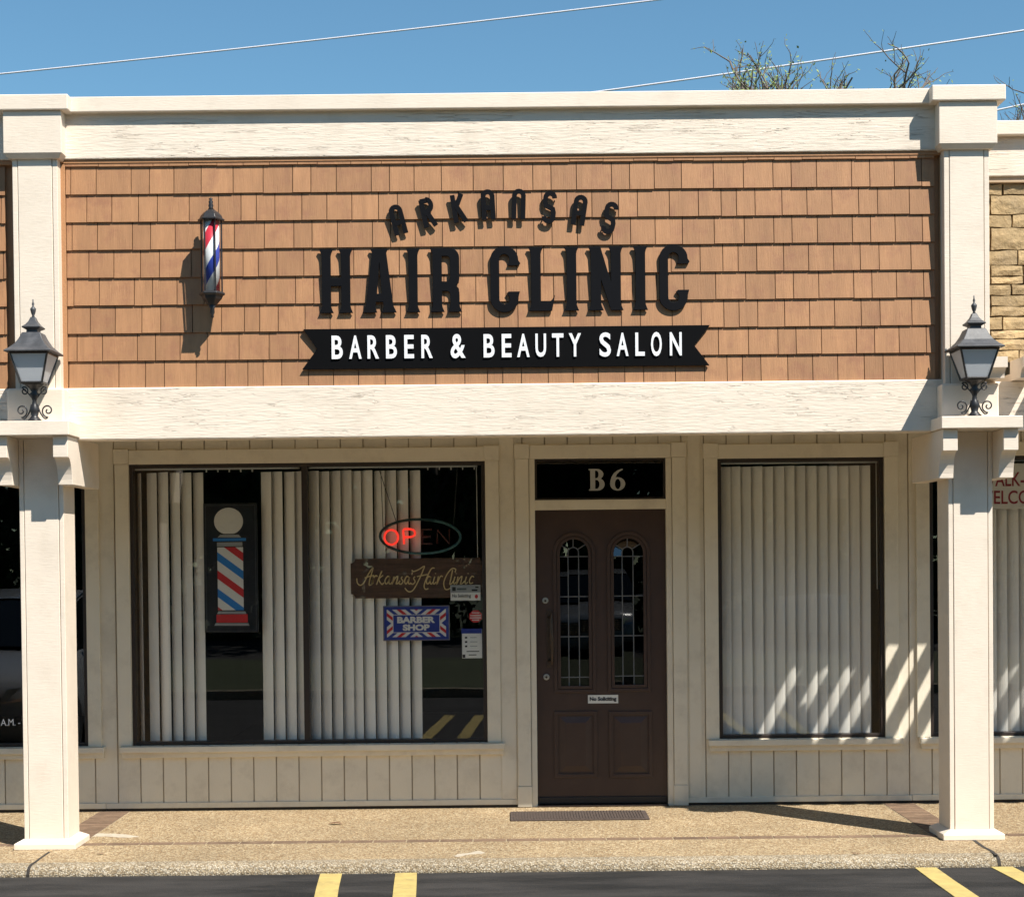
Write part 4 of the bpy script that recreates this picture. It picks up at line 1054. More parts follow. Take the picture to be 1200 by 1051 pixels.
# forked ribbon with white raised letters
YR = YS-0.017
def rp(x_, y_): return at(x_, y_, YR)
zr1_, zr0_ = Z(592, 383.6, YR), Z(592, 430.3, YR)
poly = [(X(355.5, 384, YR), zr1_), (X(371.8, 410, YR), (zr0_+zr1_)/2), (X(354.5, 432, YR), zr0_), (X(831, 428, YR), zr0_), (X(813.3, 404, YR), (zr0_+zr1_)/2), (X(831.5, 382, YR), zr1_)]
rib = curve_mesh('ribbon', [poly[::-1]], 0.0165, M['ribbon'], sign, 0, 0, YR, bev=0.001)
LT = [('B', 388.5, 401.5), ('A', 409, 423.5), ('R', 430.5, 444), ('B', 452.2, 465), ('E', 473.7, 485), ('R', 493.7, 507), ('&', 528, 545.5), ('B', 566.7, 579.5), ('E', 588, 599.4),
      ('A', 606, 620.6), ('U', 627.5, 640), ('T', 647, 660.4), ('Y', 666.7, 681), ('S', 702.5, 716), ('A', 722.7, 736.5), ('L', 744.6, 755.6), ('O', 763, 775.6), ('N', 785, 799)]
for ch, a, b in LT:
    zl0, zl1 = Z(592, 418.6, YR-.012), Z(592, 391.3, YR-.012)
    if ch in 'SO&': zl0 -= .003; zl1 += .003
    text_obj(ch, 'letter', M['white'], rib, X(a, 406, YR-.012), X(b, 406, YR-.012), zl0, zl1, YR-.009, 0.0088, bold=0.020)

# ------------------------------------------------------------------ blinds behind the glass
def vane_mesh(h, wd=0.088):
    mb = MB(); n = 6; pf = []; pb = []
    for i in range(n+1):
        u = -wd/2+wd*i/n; c = -0.007*(1-(2*u/wd)**2)
        pf.append((u, c)); pb.append((u, c+.0012))
    poly = pf+pb[::-1]; N = len(poly)
    vs = [(x_, y_, 0) for x_, y_ in poly]+[(x_, y_, h) for x_, y_ in poly]
    mb.add(vs, [(k, (k+1) % N, N+(k+1) % N, N+k) for k in range(N)]+[tuple(range(N))[::-1], tuple(range(N, 2*N))])
    me = bpy.data.meshes.new('vane'); me.from_pydata(mb.v, [], mb.f); me.materials.append(M['vane']); return me
YV = 0.088
def blind(label, x0, x1, zt, zb, vanes, clips):
    t = thing('vertical_blind', label, 'blind', ((x0+x1)/2, YV, zt), 'vertical blinds')
    box('headrail', M['offwhite'], t, x0, x1, YV-.012, YV+.02, zt-.004, zt+.022, 0.002)
    me = vane_mesh(zt-.022-zb)
    for x_, a in vanes:
        o = bpy.data.objects.new('vane', me); link(o, t, (x_, YV, zb+random.uniform(-.003, .003))); o.rotation_euler = (random.uniform(-.002, .002), random.uniform(-.0025, .0025), a)
    for x_ in clips:
        box('carrier', M['offwhite'], t, x_-.004, x_+.004, YV-.006, YV+.006, zt-.022, zt-.004, 0)
    return t
def vx(px): return X(px, 705, YV)
ANG = R(-29)
zt1, zb1 = Z(360, 548.5, YV), Z(360, 867, YV)
L1 = [(vx(165), R(-62))]+[(vx(179.5+13.6*i), ANG+R(random.uniform(-4, 4))) for i in range(5)]+[(vx(313+13.5*i), ANG+R(random.uniform(-4, 4))) for i in range(4)]
b1 = blind('left half of the wide window blind, parted around the barber pole picture', vx(160), vx(353), zt1, zb1, L1, [vx(244+13.4*i) for i in range(5)])
L2 = [(vx(368.5+13*i), ANG+R(random.uniform(-5, 5))) for i in range(4)]+[(vx(418.5+13.75*i), ANG+R(random.uniform(-4, 4))) for i in range(6)]
b2 = blind('right half of the wide window blind, behind the neon sign', vx(364), vx(561), zt1, zb1, L2, [vx(503+13.6*i) for i in range(5)])
MB().tube([(vx(560), YV-.04, zt1), (vx(560.5), YV-.04, Z(560, 655, YV))], .0028, 6).build('control_wand', M['offwhite'], b2)
zt2, zb2 = Z(940, 542.5, YV), Z(940, 862, YV)
L3 = [(vx(849.5+12.55*i), R(-27)+R(random.uniform(-4, 4))) for i in range(14)]
b3 = blind('nearly closed cream blind in the narrow window right of the door', vx(843), vx(1030), zt2, zb2, L3, [])
MB().tube([(vx(1026), YV-.04, zt2), (vx(1026.5), YV-.04, Z(1026, 690, YV))], .003, 6).build('control_wand', M['offwhite'], b3)
L4 = [(vx(1160+13.2*i), R(-33)+R(random.uniform(-4, 4))) for i in range(16)]
b4 = blind('cream blind in the neighbouring window under the walk-in notice', vx(1155), vx(1376), zt2, zb2, L4, [])

# ------------------------------------------------------------------ things hung in the wide window
def panel(label, name, cat, px0, px1, py0, py1, Y, mt, dp=0.012, part='board'):
    xm, ym = (px0+px1)/2, (py0+py1)/2
    x0, x1, z0, z1 = X(px0, ym, Y), X(px1, ym, Y), Z(xm, py1, Y), Z(xm, py0, Y)
    t = thing(name, label, cat, ((x0+x1)/2, Y, z0))
    if part: box(part, mt, t, x0, x1, Y, Y+dp, z0, z1, 0.002)
    return t, x0, x1, z0, z1
# picture of a barber pole
Yq = 0.036
pt, x0, x1, z0, z1 = panel('dark panel picturing a red white blue barber pole with round top, between the blinds', 'barber_pole_picture', 'window sign', 239, 302, 589.5, 741, Yq, M['panelblack'], 0.02, 'panel')
ef = MB(); e = .005
ef.box(x0+.012, x1-.012, Yq-.004, Yq-.0005, z1-.012-e, z1-.012); ef.box(x0+.012, x1-.012, Yq-.004, Yq-.0005, z0+.008, z0+.008+e)
ef.box(x0+.012, x0+.012+e, Yq-.0035, Yq-.0005, z0+.013, z1-.018); ef.box(x1-.012-e, x1-.012, Yq-.0035, Yq-.0005, z0+.013, z1-.018)
ef.build('edge_strip', mat('panel_edge', (0.05, 0.05, 0.055), .4), pt)
def q(zx, zy):                                     # point on the picture
    return at(230+zx/5.53, 570+zy/5.53, Yq)
def flat(poly, mt, name, lay, parent=pt, Y=Yq):
    if len(poly) < 3: return
    P = [(round(a, 5), round(b, 5)) for a, b in poly]
    ar = sum(P[i-1][0]*P[i][1]-P[i][0]*P[i-1][1] for i in range(len(P)))
    if ar < 0: P = P[::-1]
    return MB().prism_y(P, Y-.0008*lay-.0006, Y-.0008*(lay-1)-.0003).build(name, mt, parent)
cxg, czg = q(209, 225); rg = .0325*0+ (q(303, 225)[0]-q(115, 225)[0])/2
flat([(cxg+rg*math.cos(2*math.pi*k/36), max(czg+rg*.93*math.sin(2*math.pi*k/36), czg-rg*.86)) for k in range(36)], M['offwhite'], 'globe', 1)
def qr(ax, bx, ay, by): 
    a = q(ax, ay); b = q(bx, by); return rect(min(a[0], b[0]), max(a[0], b[0]), min(a[1], b[1]), max(a[1], b[1]))
flat([q(155, 312), q(275, 312), q(292, 330), q(138, 330)], M['grey'], 'collar', 1)
flat(qr(108, 322, 336, 352), M['midblue'], 'collar', 1)
flat(qr(134, 299, 362, 386), M['grey'], 'collar', 1)
Cx0, Cz1 = q(136, 394); Cx1, Cz0 = q(308, 800)
flat(rect(Cx0, Cx1, Cz0, Cz1), M['offwhite'], 'column', 1)
per = (Cz1-Cz0)*0.285
for k in range(-2, 9):
    zt_k = Cz1 + per*1.05 - k*per*0.5*1.0
    col = M['red'] if k % 2 == 0 else M['midblue']
    zA = Cz1 - (0.075)*(Cz1-Cz0) - (k-1)*0.29*(Cz1-Cz0)   # height of the band top at the left edge
    drop = 0.305*(Cz1-Cz0); th = 0.135*(Cz1-Cz0)
    pl_ = clip([(Cx0, zA), (Cx0, zA-th), (Cx1, zA-th-drop), (Cx1, zA-drop)], Cx0, Cx1, Cz0, Cz1)
    flat(pl_, col, 'stripe', 2)
flat([q(145, 808), q(318, 808), q(325, 825), q(135, 825)], M['grey'], 'foot', 1)
flat(qr(131, 334, 829, 880), M['red'], 'foot', 1)
flat([q(125, 885), q(338, 885), q(345, 901), q(118, 901)], M['grey'], 'foot', 1)

# wooden name board
Yw = 0.030
wt, x0, x1, z0, z1 = panel('dark wooden board with gold script lettering and notched corners, under the neon sign', 'name_board', 'window sign', 411.5, 568, 654.5, 700, Yw, M['woodsign'], 0.022, None)
c = .030
def notch(cx, cz, a0): return [(cx+c*math.cos(R(a0-90*i/5)), cz+c*math.sin(R(a0-90*i/5))) for i in range(6)]
outl = notch(x0, z0, 90) + notch(x1, z0, 180) + notch(x1, z1, 270) + notch(x0, z1, 360)
curve_mesh('board', [outl], 0.022, M['woodsign'], wt, 0, 0, Yw, bev=0.003)
def scr(zx, zy): return at(405+zx/7.059, 640+zy/7.059, Yw-.003)
SC = [  # pen strokes of the script, traced along their middles
 [(92, 265), (98, 305), (125, 322), (155, 295), (185, 235), (225, 178), (218, 215), (200, 275), (195, 320), (215, 315), (228, 300)],
 [(158, 262), (190, 250), (235, 240)],
 [(232, 245), (225, 285), (215, 315), (228, 270), (250, 242), (262, 250)],
 [(300, 205), (280, 250), (255, 318)], [(310, 240), (275, 272), (300, 315), (315, 300)],
 [(365, 255), (345, 250), (325, 285), (335, 312), (355, 290), (368, 252), (358, 300), (370, 312), (385, 295)],
 [(402, 250), (385, 312), (405, 270), (430, 248), (425, 285), (418, 310), (435, 305), (450, 285)],
 [(470, 250), (460, 265), (475, 290), (458, 314), (440, 305)],
 [(525, 255), (505, 250), (488, 285), (498, 312), (515, 290), (530, 252), (520, 300), (530, 312), (540, 300)],
 [(552, 215), (548, 235)],
 [(575, 250), (562, 265), (575, 292), (555, 314), (540, 305)],
 [(548, 195), (560, 208), (600, 195), (650, 165), (640, 200), (605, 280), (560, 360), (520, 375), (490, 345)],
 [(590, 250), (640, 240), (680, 232)], [(735, 180), (710, 185), (680, 240), (650, 320), (660, 355), (685, 348)],
 [(705, 255), (685, 250), (668, 285), (678, 312), (698, 290), (710, 252), (700, 300), (710, 312), (722, 295)],
 [(738, 250), (725, 295), (732, 312), (748, 295)], [(745, 222), (743, 228)],
 [(768, 248), (755, 312), (775, 265), (790, 245), (803, 252)],
 [(905, 215), (910, 190), (880, 185), (840, 230), (812, 300), (825, 355), (860, 350), (885, 325)],
 [(885, 195), (870, 270), (862, 312), (880, 305), (892, 285)],
 [(905, 250), (893, 295), (900, 312), (915, 295)], [(915, 222), (913, 228)],
 [(930, 250), (918, 312), (938, 270), (962, 248), (955, 290), (950, 312), (968, 305), (985, 285)],
 [(1000, 250), (988, 295), (995, 312), (1010, 295)], [(1015, 222), (1012, 228)],
 [(1062, 255), (1045, 247), (1025, 280), (1030, 308), (1055, 300)]]
for s in SC:
    P = smooth_path([scr(*p) for p in s], 4)
    MB().ribbon(P, 0.0078, Yw-.0025-.0001*(SC.index(s) % 7), Yw-.0004).build('pen_stroke', M['gold'], wt)

# small printed board
Yb = 0.034
bt, x0, x1, z0, z1 = panel('small blue Barber Shop board with diagonal red white blue border', 'barber_board', 'window sign', 449, 527, 709.5, 750.5, Yb, mat('board_edge', (0.16, 0.15, 0.20), .5), 0.012, 'board')
bx0, bx1, bz0, bz1 = x0+.008, x1-.008, z0+.008, z1-.008
flat(rect(bx0, bx1, bz0, bz1), M['blue'], 'backing', 1, bt, Yb)
ix0, ix1, iz0, iz1 = bx0+.018, bx1-.018, bz0+.018, bz1-.018
cx, cz = (x0+x1)/2, (z0+z1)/2
flat(rect(ix0, ix1, iz0, iz1), M['offwhite'], 'stripe_ground', 2, bt, Yb)
wdp = 0.0165
for qx in (0, 1):
    for qz in (0, 1):
        qa, qb = (ix0, cx) if qx == 0 else (cx, ix1); za, zb2_ = (iz0, cz) if qz == 0 else (cz, iz1)
        for k in range(-2, 14):
            colr = M['red'] if k % 2 == 0 else M['blue']
            # bands running towards the centre of the board
            s_ = 0.062; hh = 0.16
            dirx = 1 if qx == 0 else -1; dirz = 1 if qz == 0 else -1
            ox = cx - dirx*(k*s_ - 0.018); oz = iz0 if qz == 0 else iz1
            p_ = [(ox, oz), (ox-dirx*0.031, oz), (ox-dirx*0.031+dirx*hh*1.25, oz+dirz*hh), (ox+dirx*hh*1.25, oz+dirz*hh)]
            pc = clip(p_, qa, qb, za, zb2_)
            flat(pc, colr, 'stripe', 3, bt, Yb)
jx0, jx1 = X(461, 730, Yb), X(515, 730, Yb); jz0, jz1 = Z(488, 740.5, Yb), Z(488, 720.5, Yb)
flat(rect(jx0-.004, jx1+.004, jz0-.004, jz1+.004), M['offwhite'], 'inner_border', 4, bt, Yb)
flat(rect(jx0, jx1, jz0, jz1), M['blue'], 'inner_panel', 5, bt, Yb)
text_obj('BARBER', 'lettering', M['offwhite'], bt, X(465.5, 730, Yb), X(510, 730, Yb), Z(488, 729.8, Yb), Z(488, 722.3, Yb), Yb-.0052, .0008, bold=.055)
text_obj('SHOP', 'lettering', M['offwhite'], bt, X(472, 730, Yb), X(503.5, 730, Yb), Z(488, 738.8, Yb), Z(488, 731.3, Yb), Yb-.0052, .0008, bold=.055)

# neon sign
Yn = 0.040
cx, cz = at(492.5, 628.5, Yn)
nt_ = thing('neon_sign', 'red neon Open sign in an oval tube, only its first two letters lit', 'neon sign', (cx, Yn, cz))
ra, rb = X(539.5, 628, Yn)-cx, Z(492, 608.5, Yn)-cz
MB().tube([(cx+ra*math.cos(2*math.pi*k/48+1.2), Yn, cz+rb*math.sin(2*math.pi*k/48+1.2)+0.012*math.cos(2*math.pi*k/48+1.2)*-.5) for k in range(74)], .0095, 8).build('oval_tube', M['teal'], nt_, smooth=True)
def npx(a, b): return at(a, b, Yn-.012)
def ntube(pts, mt, name):
    MB().tube([(a, Yn-.012, b) for a, b in pts], .0078, 8).build(name, mt, nt_, smooth=True)
oc = npx(458.5, 629.5); orx = X(466.5, 629, Yn)-X(458.5, 629, Yn)
ntube([(oc[0]+orx*math.cos(2*math.pi*k/24), oc[1]+orx*1.08*math.sin(2*math.pi*k/24)) for k in range(25)], M['neon'], 'letter_tube')
ntube(smooth_path([npx(473.5, 637.5), npx(473.2, 629), npx(473, 620.5), npx(481, 620), npx(485.5, 622), npx(486, 626.5), npx(482, 629), npx(474.5, 629.3)], 4), M['neon'], 'letter_tube')
ntube([npx(506, 620.5), npx(495, 620.5), npx(495, 637), npx(506.5, 637)], M['neonoff'], 'letter_tube'); ntube([npx(495, 628.7), npx(505, 628.7)], M['neonoff'], 'letter_tube')
ntube([npx(512.5, 637), npx(512.5, 620.5), npx(526.5, 637), npx(526.5, 620)], M['neonoff'], 'letter_tube')
for a, b, c2, d in ((446, 548, 449, 622), (443.5, 548, 464.5, 612), (536, 548, 531, 620)):
    p = at(a, b, Yn); r_ = at(c2, d, Yn)
    MB().tube([(p[0], Yn+.004, p[1]), (r_[0], Yn+.004, r_[1])], .0026, 5).build('hanging_cord', M['cord'], nt_)
# stickers on the inside of the glass
Yg = 0.0185
def sticker(label, px0, px1, py0, py1, mt, cat='sticker'):
    xm, ym = (px0+px1)/2, (py0+py1)/2
    x0, x1, z0, z1 = X(px0, ym, Yg), X(px1, ym, Yg), Z(xm, py1, Yg), Z(xm, py0, Yg)
    t = thing('sticker', label, cat, ((x0+x1)/2, Yg, z0), 'stickers on the wide window')
    MB().box(x0, x1, Yg-.0041, Yg-.0033, z0, z1).build('backing', mt, t)
    return t, x0, x1, z0, z1
def mark(t, x0, x1, z0, z1, mt, name='print'): return MB().box(x0, x1, Yg-.0049, Yg-.0042, z0, z1).build(name, mt, t)
t, x0, x1, z0, z1 = sticker('No Soliciting sticker with grey upper half, over the corner of the wooden board', 528, 563, 685.5, 703.5, M['offwhite'])
zm = z0+(z1-z0)*.52
mark(t, x0+.002, x1-.002, zm, z1-.002, M['grey'], 'grey_band')
def mark2(t, x0, x1, z0, z1, mt): return MB().box(x0, x1, Yg-.0056, Yg-.0050, z0, z1).build('print', mt, t)
mark2(t, x0+.012, x0+.036, zm+.012, z1-.012, M['ink']); mark2(t, x0+.045, x0+.11, zm+.018, z1-.020, mat('print_slate', (.08, .1, .1), .5))
mark2(t, x1-.06, x1-.02, zm+.010, zm+.022, M['ink']); mark2(t, x1-.035, x1-.012, z1-.02, z1-.010, M['ink'])
text_obj('No Soliciting', 'lettering', M['ink'], t, x0+.012, x0+.14, z0+.016, zm-.010, Yg-.0052, .0008, bold=.02)
MB().prism_y([(x1-.028+.012*math.cos(k*math.pi/5), (z0+zm)/2+.014*math.sin(k*math.pi/5)) for k in range(10)], Yg-.005, Yg-.0042).build('emblem', M['red'], t)
cx, cz = at(557.3, 722, Yg)
t = thing('sticker', 'small red eight-sided sticker with a white band at the window edge', 'sticker', (cx, Yg, cz), 'stickers on the wide window')
MB().prism_y([(cx+.047*math.cos(R(22.5+45*k)), cz+.045*math.sin(R(22.5+45*k))) for k in range(8)], Yg-.0041, Yg-.0033).build('backing', M['red'], t)
for zz_, wd_ in ((.024, .026), (.006, .038), (-.010, .038), (-.025, .024)):
    mark(t, cx-wd_, cx+wd_, cz+zz_-.004, cz+zz_+.004, mat('print_pink', (.62, .5, .5), .5))
t, x0, x1, z0, z1 = sticker('white notice sticker with blue heading, lowest of the stickers on the wide window', 541.5, 565, 737, 771, M['offwhite'])
mark(t, x0-.004, x1-.002, z1-.030, z1+.004, M['blue'], 'heading')
for i in range(3):
    zq = z1-.052-.030*i
    mark(t, x0+.020, x0+.036, zq-.012, zq, M['ink']); mark(t, x0+.055, x0+.055+random.uniform(.03, .06), zq-.008, zq-.003, M['grey'])
mark(t, x0+.03, x1-.02, z0+.044, z0+.050, M['ink']); mark(t, x0+.045, x1-.04, z0+.020, z0+.026, M['ink']); mark(t, x0+.002, x0+.022, z0+.003, z0+.026, M['ink'])
# walk-in notice in the neighbouring window
Yk = 0.030
wt2, x0, x1, z0, z1 = panel('white board with maroon walk-ins welcome lettering in the neighbouring window', 'walk_in_notice', 'window sign', 1140, 1236, 543, 596, Yk, M['offwhite'], 0.008, 'board')
text_obj('WALK-INS', 'lettering', M['maroon'], wt2, X(1149.5, 565, Yk), X(1224, 565, Yk), Z(1185, 569.8, Yk), Z(1185, 553, Yk), Yk-.002, .0015, bold=.012)
text_obj('WELCOME', 'lettering', M['maroon'], wt2, X(1145.5, 585, Yk), X(1229, 585, Yk), Z(1185, 590.5, Yk), Z(1185, 574.6, Yk), Yk-.002, .0015, bold=.012)

# ------------------------------------------------------------------ door mat and litter
(ax, ay), (bx_, by_) = gnd(598, 960, .012), gnd(762, 959, .012)
(cx_, cy_), (ex, ey) = gnd(601.7, 950.3, .012), gnd(760.3, 949.3, .012)
dm = thing('door_mat', 'dark brown rubber mat in front of the brown door', 'mat', ((ax+bx_)/2, ay, 0))
MB().box(ax, bx_, ay, cy_, 0.001, 0.011).build('mat_base', M['mat'], dm, bevel=.004)
rb_ = MB(); x = ax+.02
while x < bx_-.02:
    rb_.box(x, x+.009, ay+.015, cy_-.015, .0112, .0145); x += .019
tag(rb_.build('rib', M['mat'], dm), kind='stuff')
for (px, py), sc, lab in (((393, 966), 1.0, 'curled dry brown leaf on the pavement below the wide window'), ((118, 1001), .5, 'tiny dry leaf on the kerb near the left post'), ((1003, 1001), .45, 'tiny dry leaf near the kerb left of the right post')):
    gx, gy = gnd(px, py, 0)
    n = 7; vs = []
    for i in range(n):
        u = i/(n-1); wv = .022*math.sin(math.pi*u)**.7*sc
        for s in (-1, 1): vs.append((gx+(u-.5)*.10*sc, gy+s*wv, .004+.012*sc*abs(s)*(1-u*.4)*(.4+.6*math.sin(3*u))**2))
    vs2 = [(a, b, c_+.0015) for a, b, c_ in vs]
    fs = [(2*i, 2*i+1, 2*i+3, 2*i+2) for i in range(n-1)]
    o = MB().add(vs2, fs).build('dry_leaf', M['deadleaf']); tag(o, lab, 'leaf', 'dry leaves on the pavement')

# ------------------------------------------------------------------ overhead cables and trees behind
def cable(p0, p1, Y, r, label, sag=0.3):
    a, b = at(*p0, Y), at(*p1, Y); d = (b[0]-a[0], b[1]-a[1]); pts = []
    for i in range(41):
        u = -1.2+3.4*i/40; pts.append((a[0]+d[0]*u, Y, a[1]+d[1]*u + sag*((u-.5)**2-.25)))
    tag(MB().tube(pts, r, 6).build('overhead_cable', M['wire'], smooth=True), label, 'cable', 'overhead cables')
cable((0, 87), (780, -1), 16, .015, 'pale overhead cable crossing the sky above the lettering, the higher on the left', .12)
cable((695, 108.5), (1200, 36), 19, .018, 'pale overhead cable rising across the twigs behind the roof', .06)
cable((1172, 128.5), (1200, 122.5), 19, .017, 'short stretch of pale cable low over the stone fascia roof', .0)
def twig_tree(px, py_top, Y, spread, label, seed, leafn=1.0, nl_=6):
    rnd = random.Random(seed); cx, zt = at(px, py_top, Y)
    t = thing('bare_tree', label, 'tree', (cx, Y, -.42), 'thin leafed trees behind the roof')
    tr = MB(); cr = MB(); lf = MB()
    zf = zt - 2.1
    tr.tube([(cx+.2, Y, -.42), (cx+.1, Y, zf*.4), (cx-.05, Y, zf*.8), (cx, Y, zf)], [.2, .16, .12, .09], 8)
    def leaf(p):
        s = rnd.uniform(.018, .040); d = Vector((rnd.gauss(0, 1), rnd.gauss(0, 1), rnd.gauss(0, 1))).normalized(); e_ = d.orthogonal().normalized()
        lf.add([p-d*s, p+e_*s*.5, p+d*s, p-e_*s*.5], [(0, 1, 2, 3)])
    def grow(p, d, ln, r, dep):
        n = 5; pts = [p.copy()]; q_ = p.copy(); dd = d.copy()
        for i in range(n):
            dd = (dd + Vector((rnd.gauss(0, .17), rnd.gauss(0, .17), rnd.gauss(.05, .13)))).normalized(); q_ = q_ + dd*ln/n; pts.append(q_.copy())
        cr.tube(pts, [r*(1-.45*i/n) for i in range(n+1)], 4 if r < .02 else 6, False)
        if dep <= 1:
            for i in range(1, n+1):
                if rnd.random() < .55*leafn: leaf(pts[i]+Vector((rnd.gauss(0, .03), rnd.gauss(0, .03), rnd.gauss(0, .03))))
        if dep > 0:
            for k in range(4 if dep > 1 else 3):
                i = rnd.randint(1, n); a = rnd.uniform(0, 6.283)
                nd = (dd + Vector((math.cos(a), math.sin(a), rnd.uniform(-.25, .35)))*rnd.uniform(.55, 1.0)).normalized()
                grow(pts[i], nd, ln*rnd.uniform(.5, .75), max(.0042, r*.5), dep-1)
    for k in range(nl_):
        a = k*6.283/nl_+rnd.uniform(-.3, .3)
        d = Vector((math.cos(a)*spread, math.sin(a)*spread, 1.0)).normalized()
        grow(Vector((cx, Y, zf-.2*k*.3)), d, rnd.uniform(1.0, 1.45), .05, 3)
    tr.build('trunk', M['bark'], t, smooth=True); cr.build('branches', M['bark'], t); lf.build('leaves', M['leaf'], t)
twig_tree(893, 40, 14, .55, 'bare branched tree with sparse yellow-green leaves rising behind the roof, left of the other', 3, 1.5, 6)
twig_tree(1022, 66, 15, .45, 'thinner sparse tree behind the roof, next to the right capital', 11, .8, 3)
twig_tree(1203, 96, 15, .3, 'few bare twigs of a tree behind the stone fascia roof', 21, .3, 4)

# ------------------------------------------------------------------ across the lot, seen only in the glass
def leafy(x_, y_, h, r, label, seed):
    rnd = random.Random(seed)
    t = thing('leafy_tree', label, 'tree', (x_, y_, 0), 'leafy trees across the street')
    tr = MB().tube([(x_, y_, -.3), (x_+.1, y_, h*.3), (x_, y_+.1, h*.62)], [.28, .2, .1], 8)
    for k in range(6):
        a = k*1.05; tr.tube([(x_, y_, h*(.25+.05*k)), (x_+math.cos(a)*r*.6, y_+math.sin(a)*r*.6, h*(.45+.07*k))], [.1, .03], 6)
    tr.build('trunk', M['bark'], t, smooth=True)
    lf = MB(); cl = [(Vector((x_+rnd.gauss(0, r*.5), y_+rnd.gauss(0, r*.5), h*rnd.uniform(.16, .95))), rnd.uniform(.5, 1.0)) for k in range(46)]
    for c_, cr_ in cl:
        for k in range(60):
            p = c_+Vector((rnd.gauss(0, 1), rnd.gauss(0, 1), rnd.gauss(0, .8)))*cr_*.6; s = rnd.uniform(.2, .36)
            d = Vector((rnd.gauss(0, 1), rnd.gauss(0, 1), rnd.gauss(0, 1))).normalized(); e_ = d.orthogonal().normalized()
            lf.add([p-d*s, p+e_*s*.6, p+d*s, p-e_*s*.6], [(0, 1, 2, 3)])
    lf.build('crown', M['leafdark'], t)
for i, x_ in enumerate((-17, -11.5, -6.5, -2, 2.6, 7.2, 12.4, 18)):
    leafy(x_, -28.5+random.uniform(-1.5, 1.5), random.uniform(10, 13), 3.2, 'dense green tree in the row across the street', 40+i)
hb_ = MB(); rnd = random.Random(5)
for k in range(14000):
    p = Vector((rnd.uniform(-26, 26), -25.9+rnd.gauss(0, .35), rnd.uniform(-.2, 2.6)+.25*math.sin(k))); s = rnd.uniform(.08, .16)
    d = Vector((rnd.gauss(0, 1), rnd.gauss(0, 1), rnd.gauss(0, 1))).normalized(); e_ = d.orthogonal().normalized()
    hb_.add([p-d*s, p+e_*s*.6, p+d*s, p-e_*s*.6], [(0, 1, 2, 3)])
tag(hb_.build('hedge', M['leafdark']), 'long dense hedge along the far side of the street', 'hedge')
fb_ = MB(); rnd = random.Random(9)
for k in range(9000):
    p = Vector((rnd.uniform(-48, 48), -38+rnd.gauss(0, 1.2), rnd.uniform(-.2, 13.0)+1.2*math.sin(k*.7))); s_ = rnd.uniform(.35, .7)
    d = Vector((rnd.gauss(0, 1), rnd.gauss(0, 1), rnd.gauss(0, 1))).normalized(); e_ = d.orthogonal().normalized()
    fb_.add([p-d*s_, p+e_*s_*.7, p+d*s_, p-e_*s_*.7], [(0, 1, 2, 3)])
tag(fb_.build('treeline', M['leafdark']), 'continuous dark treeline far behind the street', 'treeline', None, 'stuff')
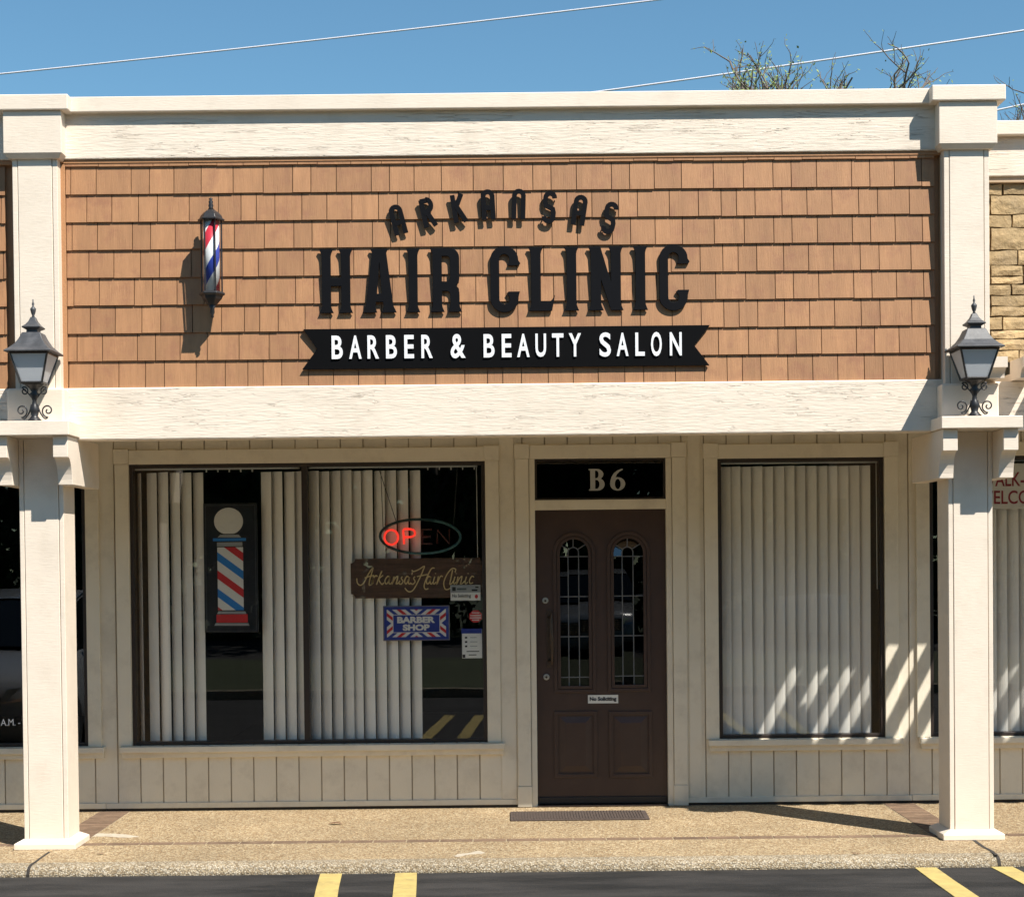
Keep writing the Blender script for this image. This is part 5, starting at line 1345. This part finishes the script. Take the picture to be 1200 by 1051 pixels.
def make_car(label):
    t = thing('parked_car', label, 'car', (0, 0, 0), 'parked cars')
    # stations along the length: y, half width, sill z, bonnet/belt z
    S = [(0.0, .62, .32, .55), (.10, .80, .24, .72), (.35, .86, .20, .80), (1.1, .89, .18, .92), (1.5, .90, .18, .97), (2.6, .90, .18, 1.0), (3.6, .90, .20, 1.02), (4.2, .87, .24, 1.02), (4.5, .78, .32, .92)]
    mb = MB(); ring = []
    for y, hw, zs, zb in S:
        n = 0; loop = [(-hw*.8, y, zs), (-hw, y, zs+.12), (-hw*1.0, y, (zs+zb)/2), (-hw*.97, y, zb-.10), (-hw*.86, y, zb), (0, y, zb+.035), (hw*.86, y, zb), (hw*.97, y, zb-.10), (hw, y, (zs+zb)/2), (hw, y, zs+.12), (hw*.8, y, zs)]
        ring.append(loop)
    vs = [v for l in ring for v in l]; n = 11
    mb.add(vs, [(i*n+k, i*n+(k+1) % n, (i+1)*n+(k+1) % n, (i+1)*n+k) for i in range(len(S)-1) for k in range(n)]+[tuple(range(n))[::-1], tuple((len(S)-1)*n+k for k in range(n))])
    o = mb.build('body', M['carpaint'], t, smooth=True)
    gh = MB(); G = [(1.25, .72, .96, .02), (1.95, .62, .96, .44), (2.4, .60, .99, .50), (3.3, .60, 1.0, .47), (4.1, .70, 1.0, .03)]
    vs = [v for y, hw, z_, h_ in G for v in ((-.80, y, z_), (-hw, y, z_+h_), (0, y, z_+h_+.03), (hw, y, z_+h_), (.80, y, z_))]
    gh.add(vs, [(i*5+k, i*5+k+1, (i+1)*5+k+1, (i+1)*5+k) for i in range(4) for k in range(4)]); gh.build('cabin_glass', M['carglass'], t)
    rfm = MB(); vs = [v for y, hw, z_, h_ in G[1:4] for v in ((-hw-.012, y, z_+h_-.02), (-hw+.03, y, z_+h_+.02), (0, y, z_+h_+.045), (hw-.03, y, z_+h_+.02), (hw+.012, y, z_+h_-.02))]
    rfm.add(vs, [(i*5+k, i*5+k+1, (i+1)*5+k+1, (i+1)*5+k) for i in range(2) for k in range(4)]); rfm.build('car_roof', M['carpaint'], t, smooth=True)
    for s in (-1, 1):
        for y in (.85, 3.65):
            wv = MB(); nn = 20
            for a, b, r_ in ((.66, .88, .33),):
                pr = [(y+r_*math.cos(2*math.pi*k/nn), .30+r_*math.sin(2*math.pi*k/nn)-.03) for k in range(nn)]
                wv.prism_x(pr, s*a, s*(b+.015))
            ty = wv.build('wheel', M['tyre'], t)
            rm_ = MB().prism_x([(y+.2*math.cos(2*math.pi*k/12), .27+.2*math.sin(2*math.pi*k/12)) for k in range(12)], s*.87, s*.90); rm_.build('rim', M['chrome'], ty)
        MB().add([(s*.50, .05, .56), (s*.74, .12, .58), (s*.80, .22, .72), (s*.55, .085, .70), (s*.50, .0, .57), (s*.74, .06, .59), (s*.80, .16, .71), (s*.55, .03, .69)],
                 [(4, 5, 6, 7), (0, 4, 7, 3), (1, 2, 6, 5), (2, 3, 7, 6), (0, 1, 5, 4)]).build('headlight', M['chrome'], t)
        MB().box(s*.90, s*1.06, 1.55, 1.66, .96, 1.10).build('wing_mirror', M['carpaint'], t, bevel=.02)
    gr = MB()
    for k in range(5): gr.box(-.42, .42, -.03, .02, .50+.035*k, .515+.035*k)
    gr.build('grille', M['chrome'], t); MB().box(-.45, .45, -.02, .03, .48, .68).build('grille_backing', M['ink'], t)
    return t
car = make_car('grey saloon parked nose-in facing the neighbouring shop')
car.rotation_euler = (0, 0, math.pi); car.location = (-4.9, -2.75, ZA)
W[car.name] = Vector((0, 0, 0))
for loc, rz, lab in (((6.1, -24.6, ZA), 0, 'grey saloon facing away from the street, opposite the narrow window'), ((1.4, -17.0, ZA), math.pi, 'grey saloon parked across the street, opposite the door')):
    c2 = copy_tree(car); c2.location = loc; c2.rotation_euler = (0, 0, rz); c2['label'] = lab
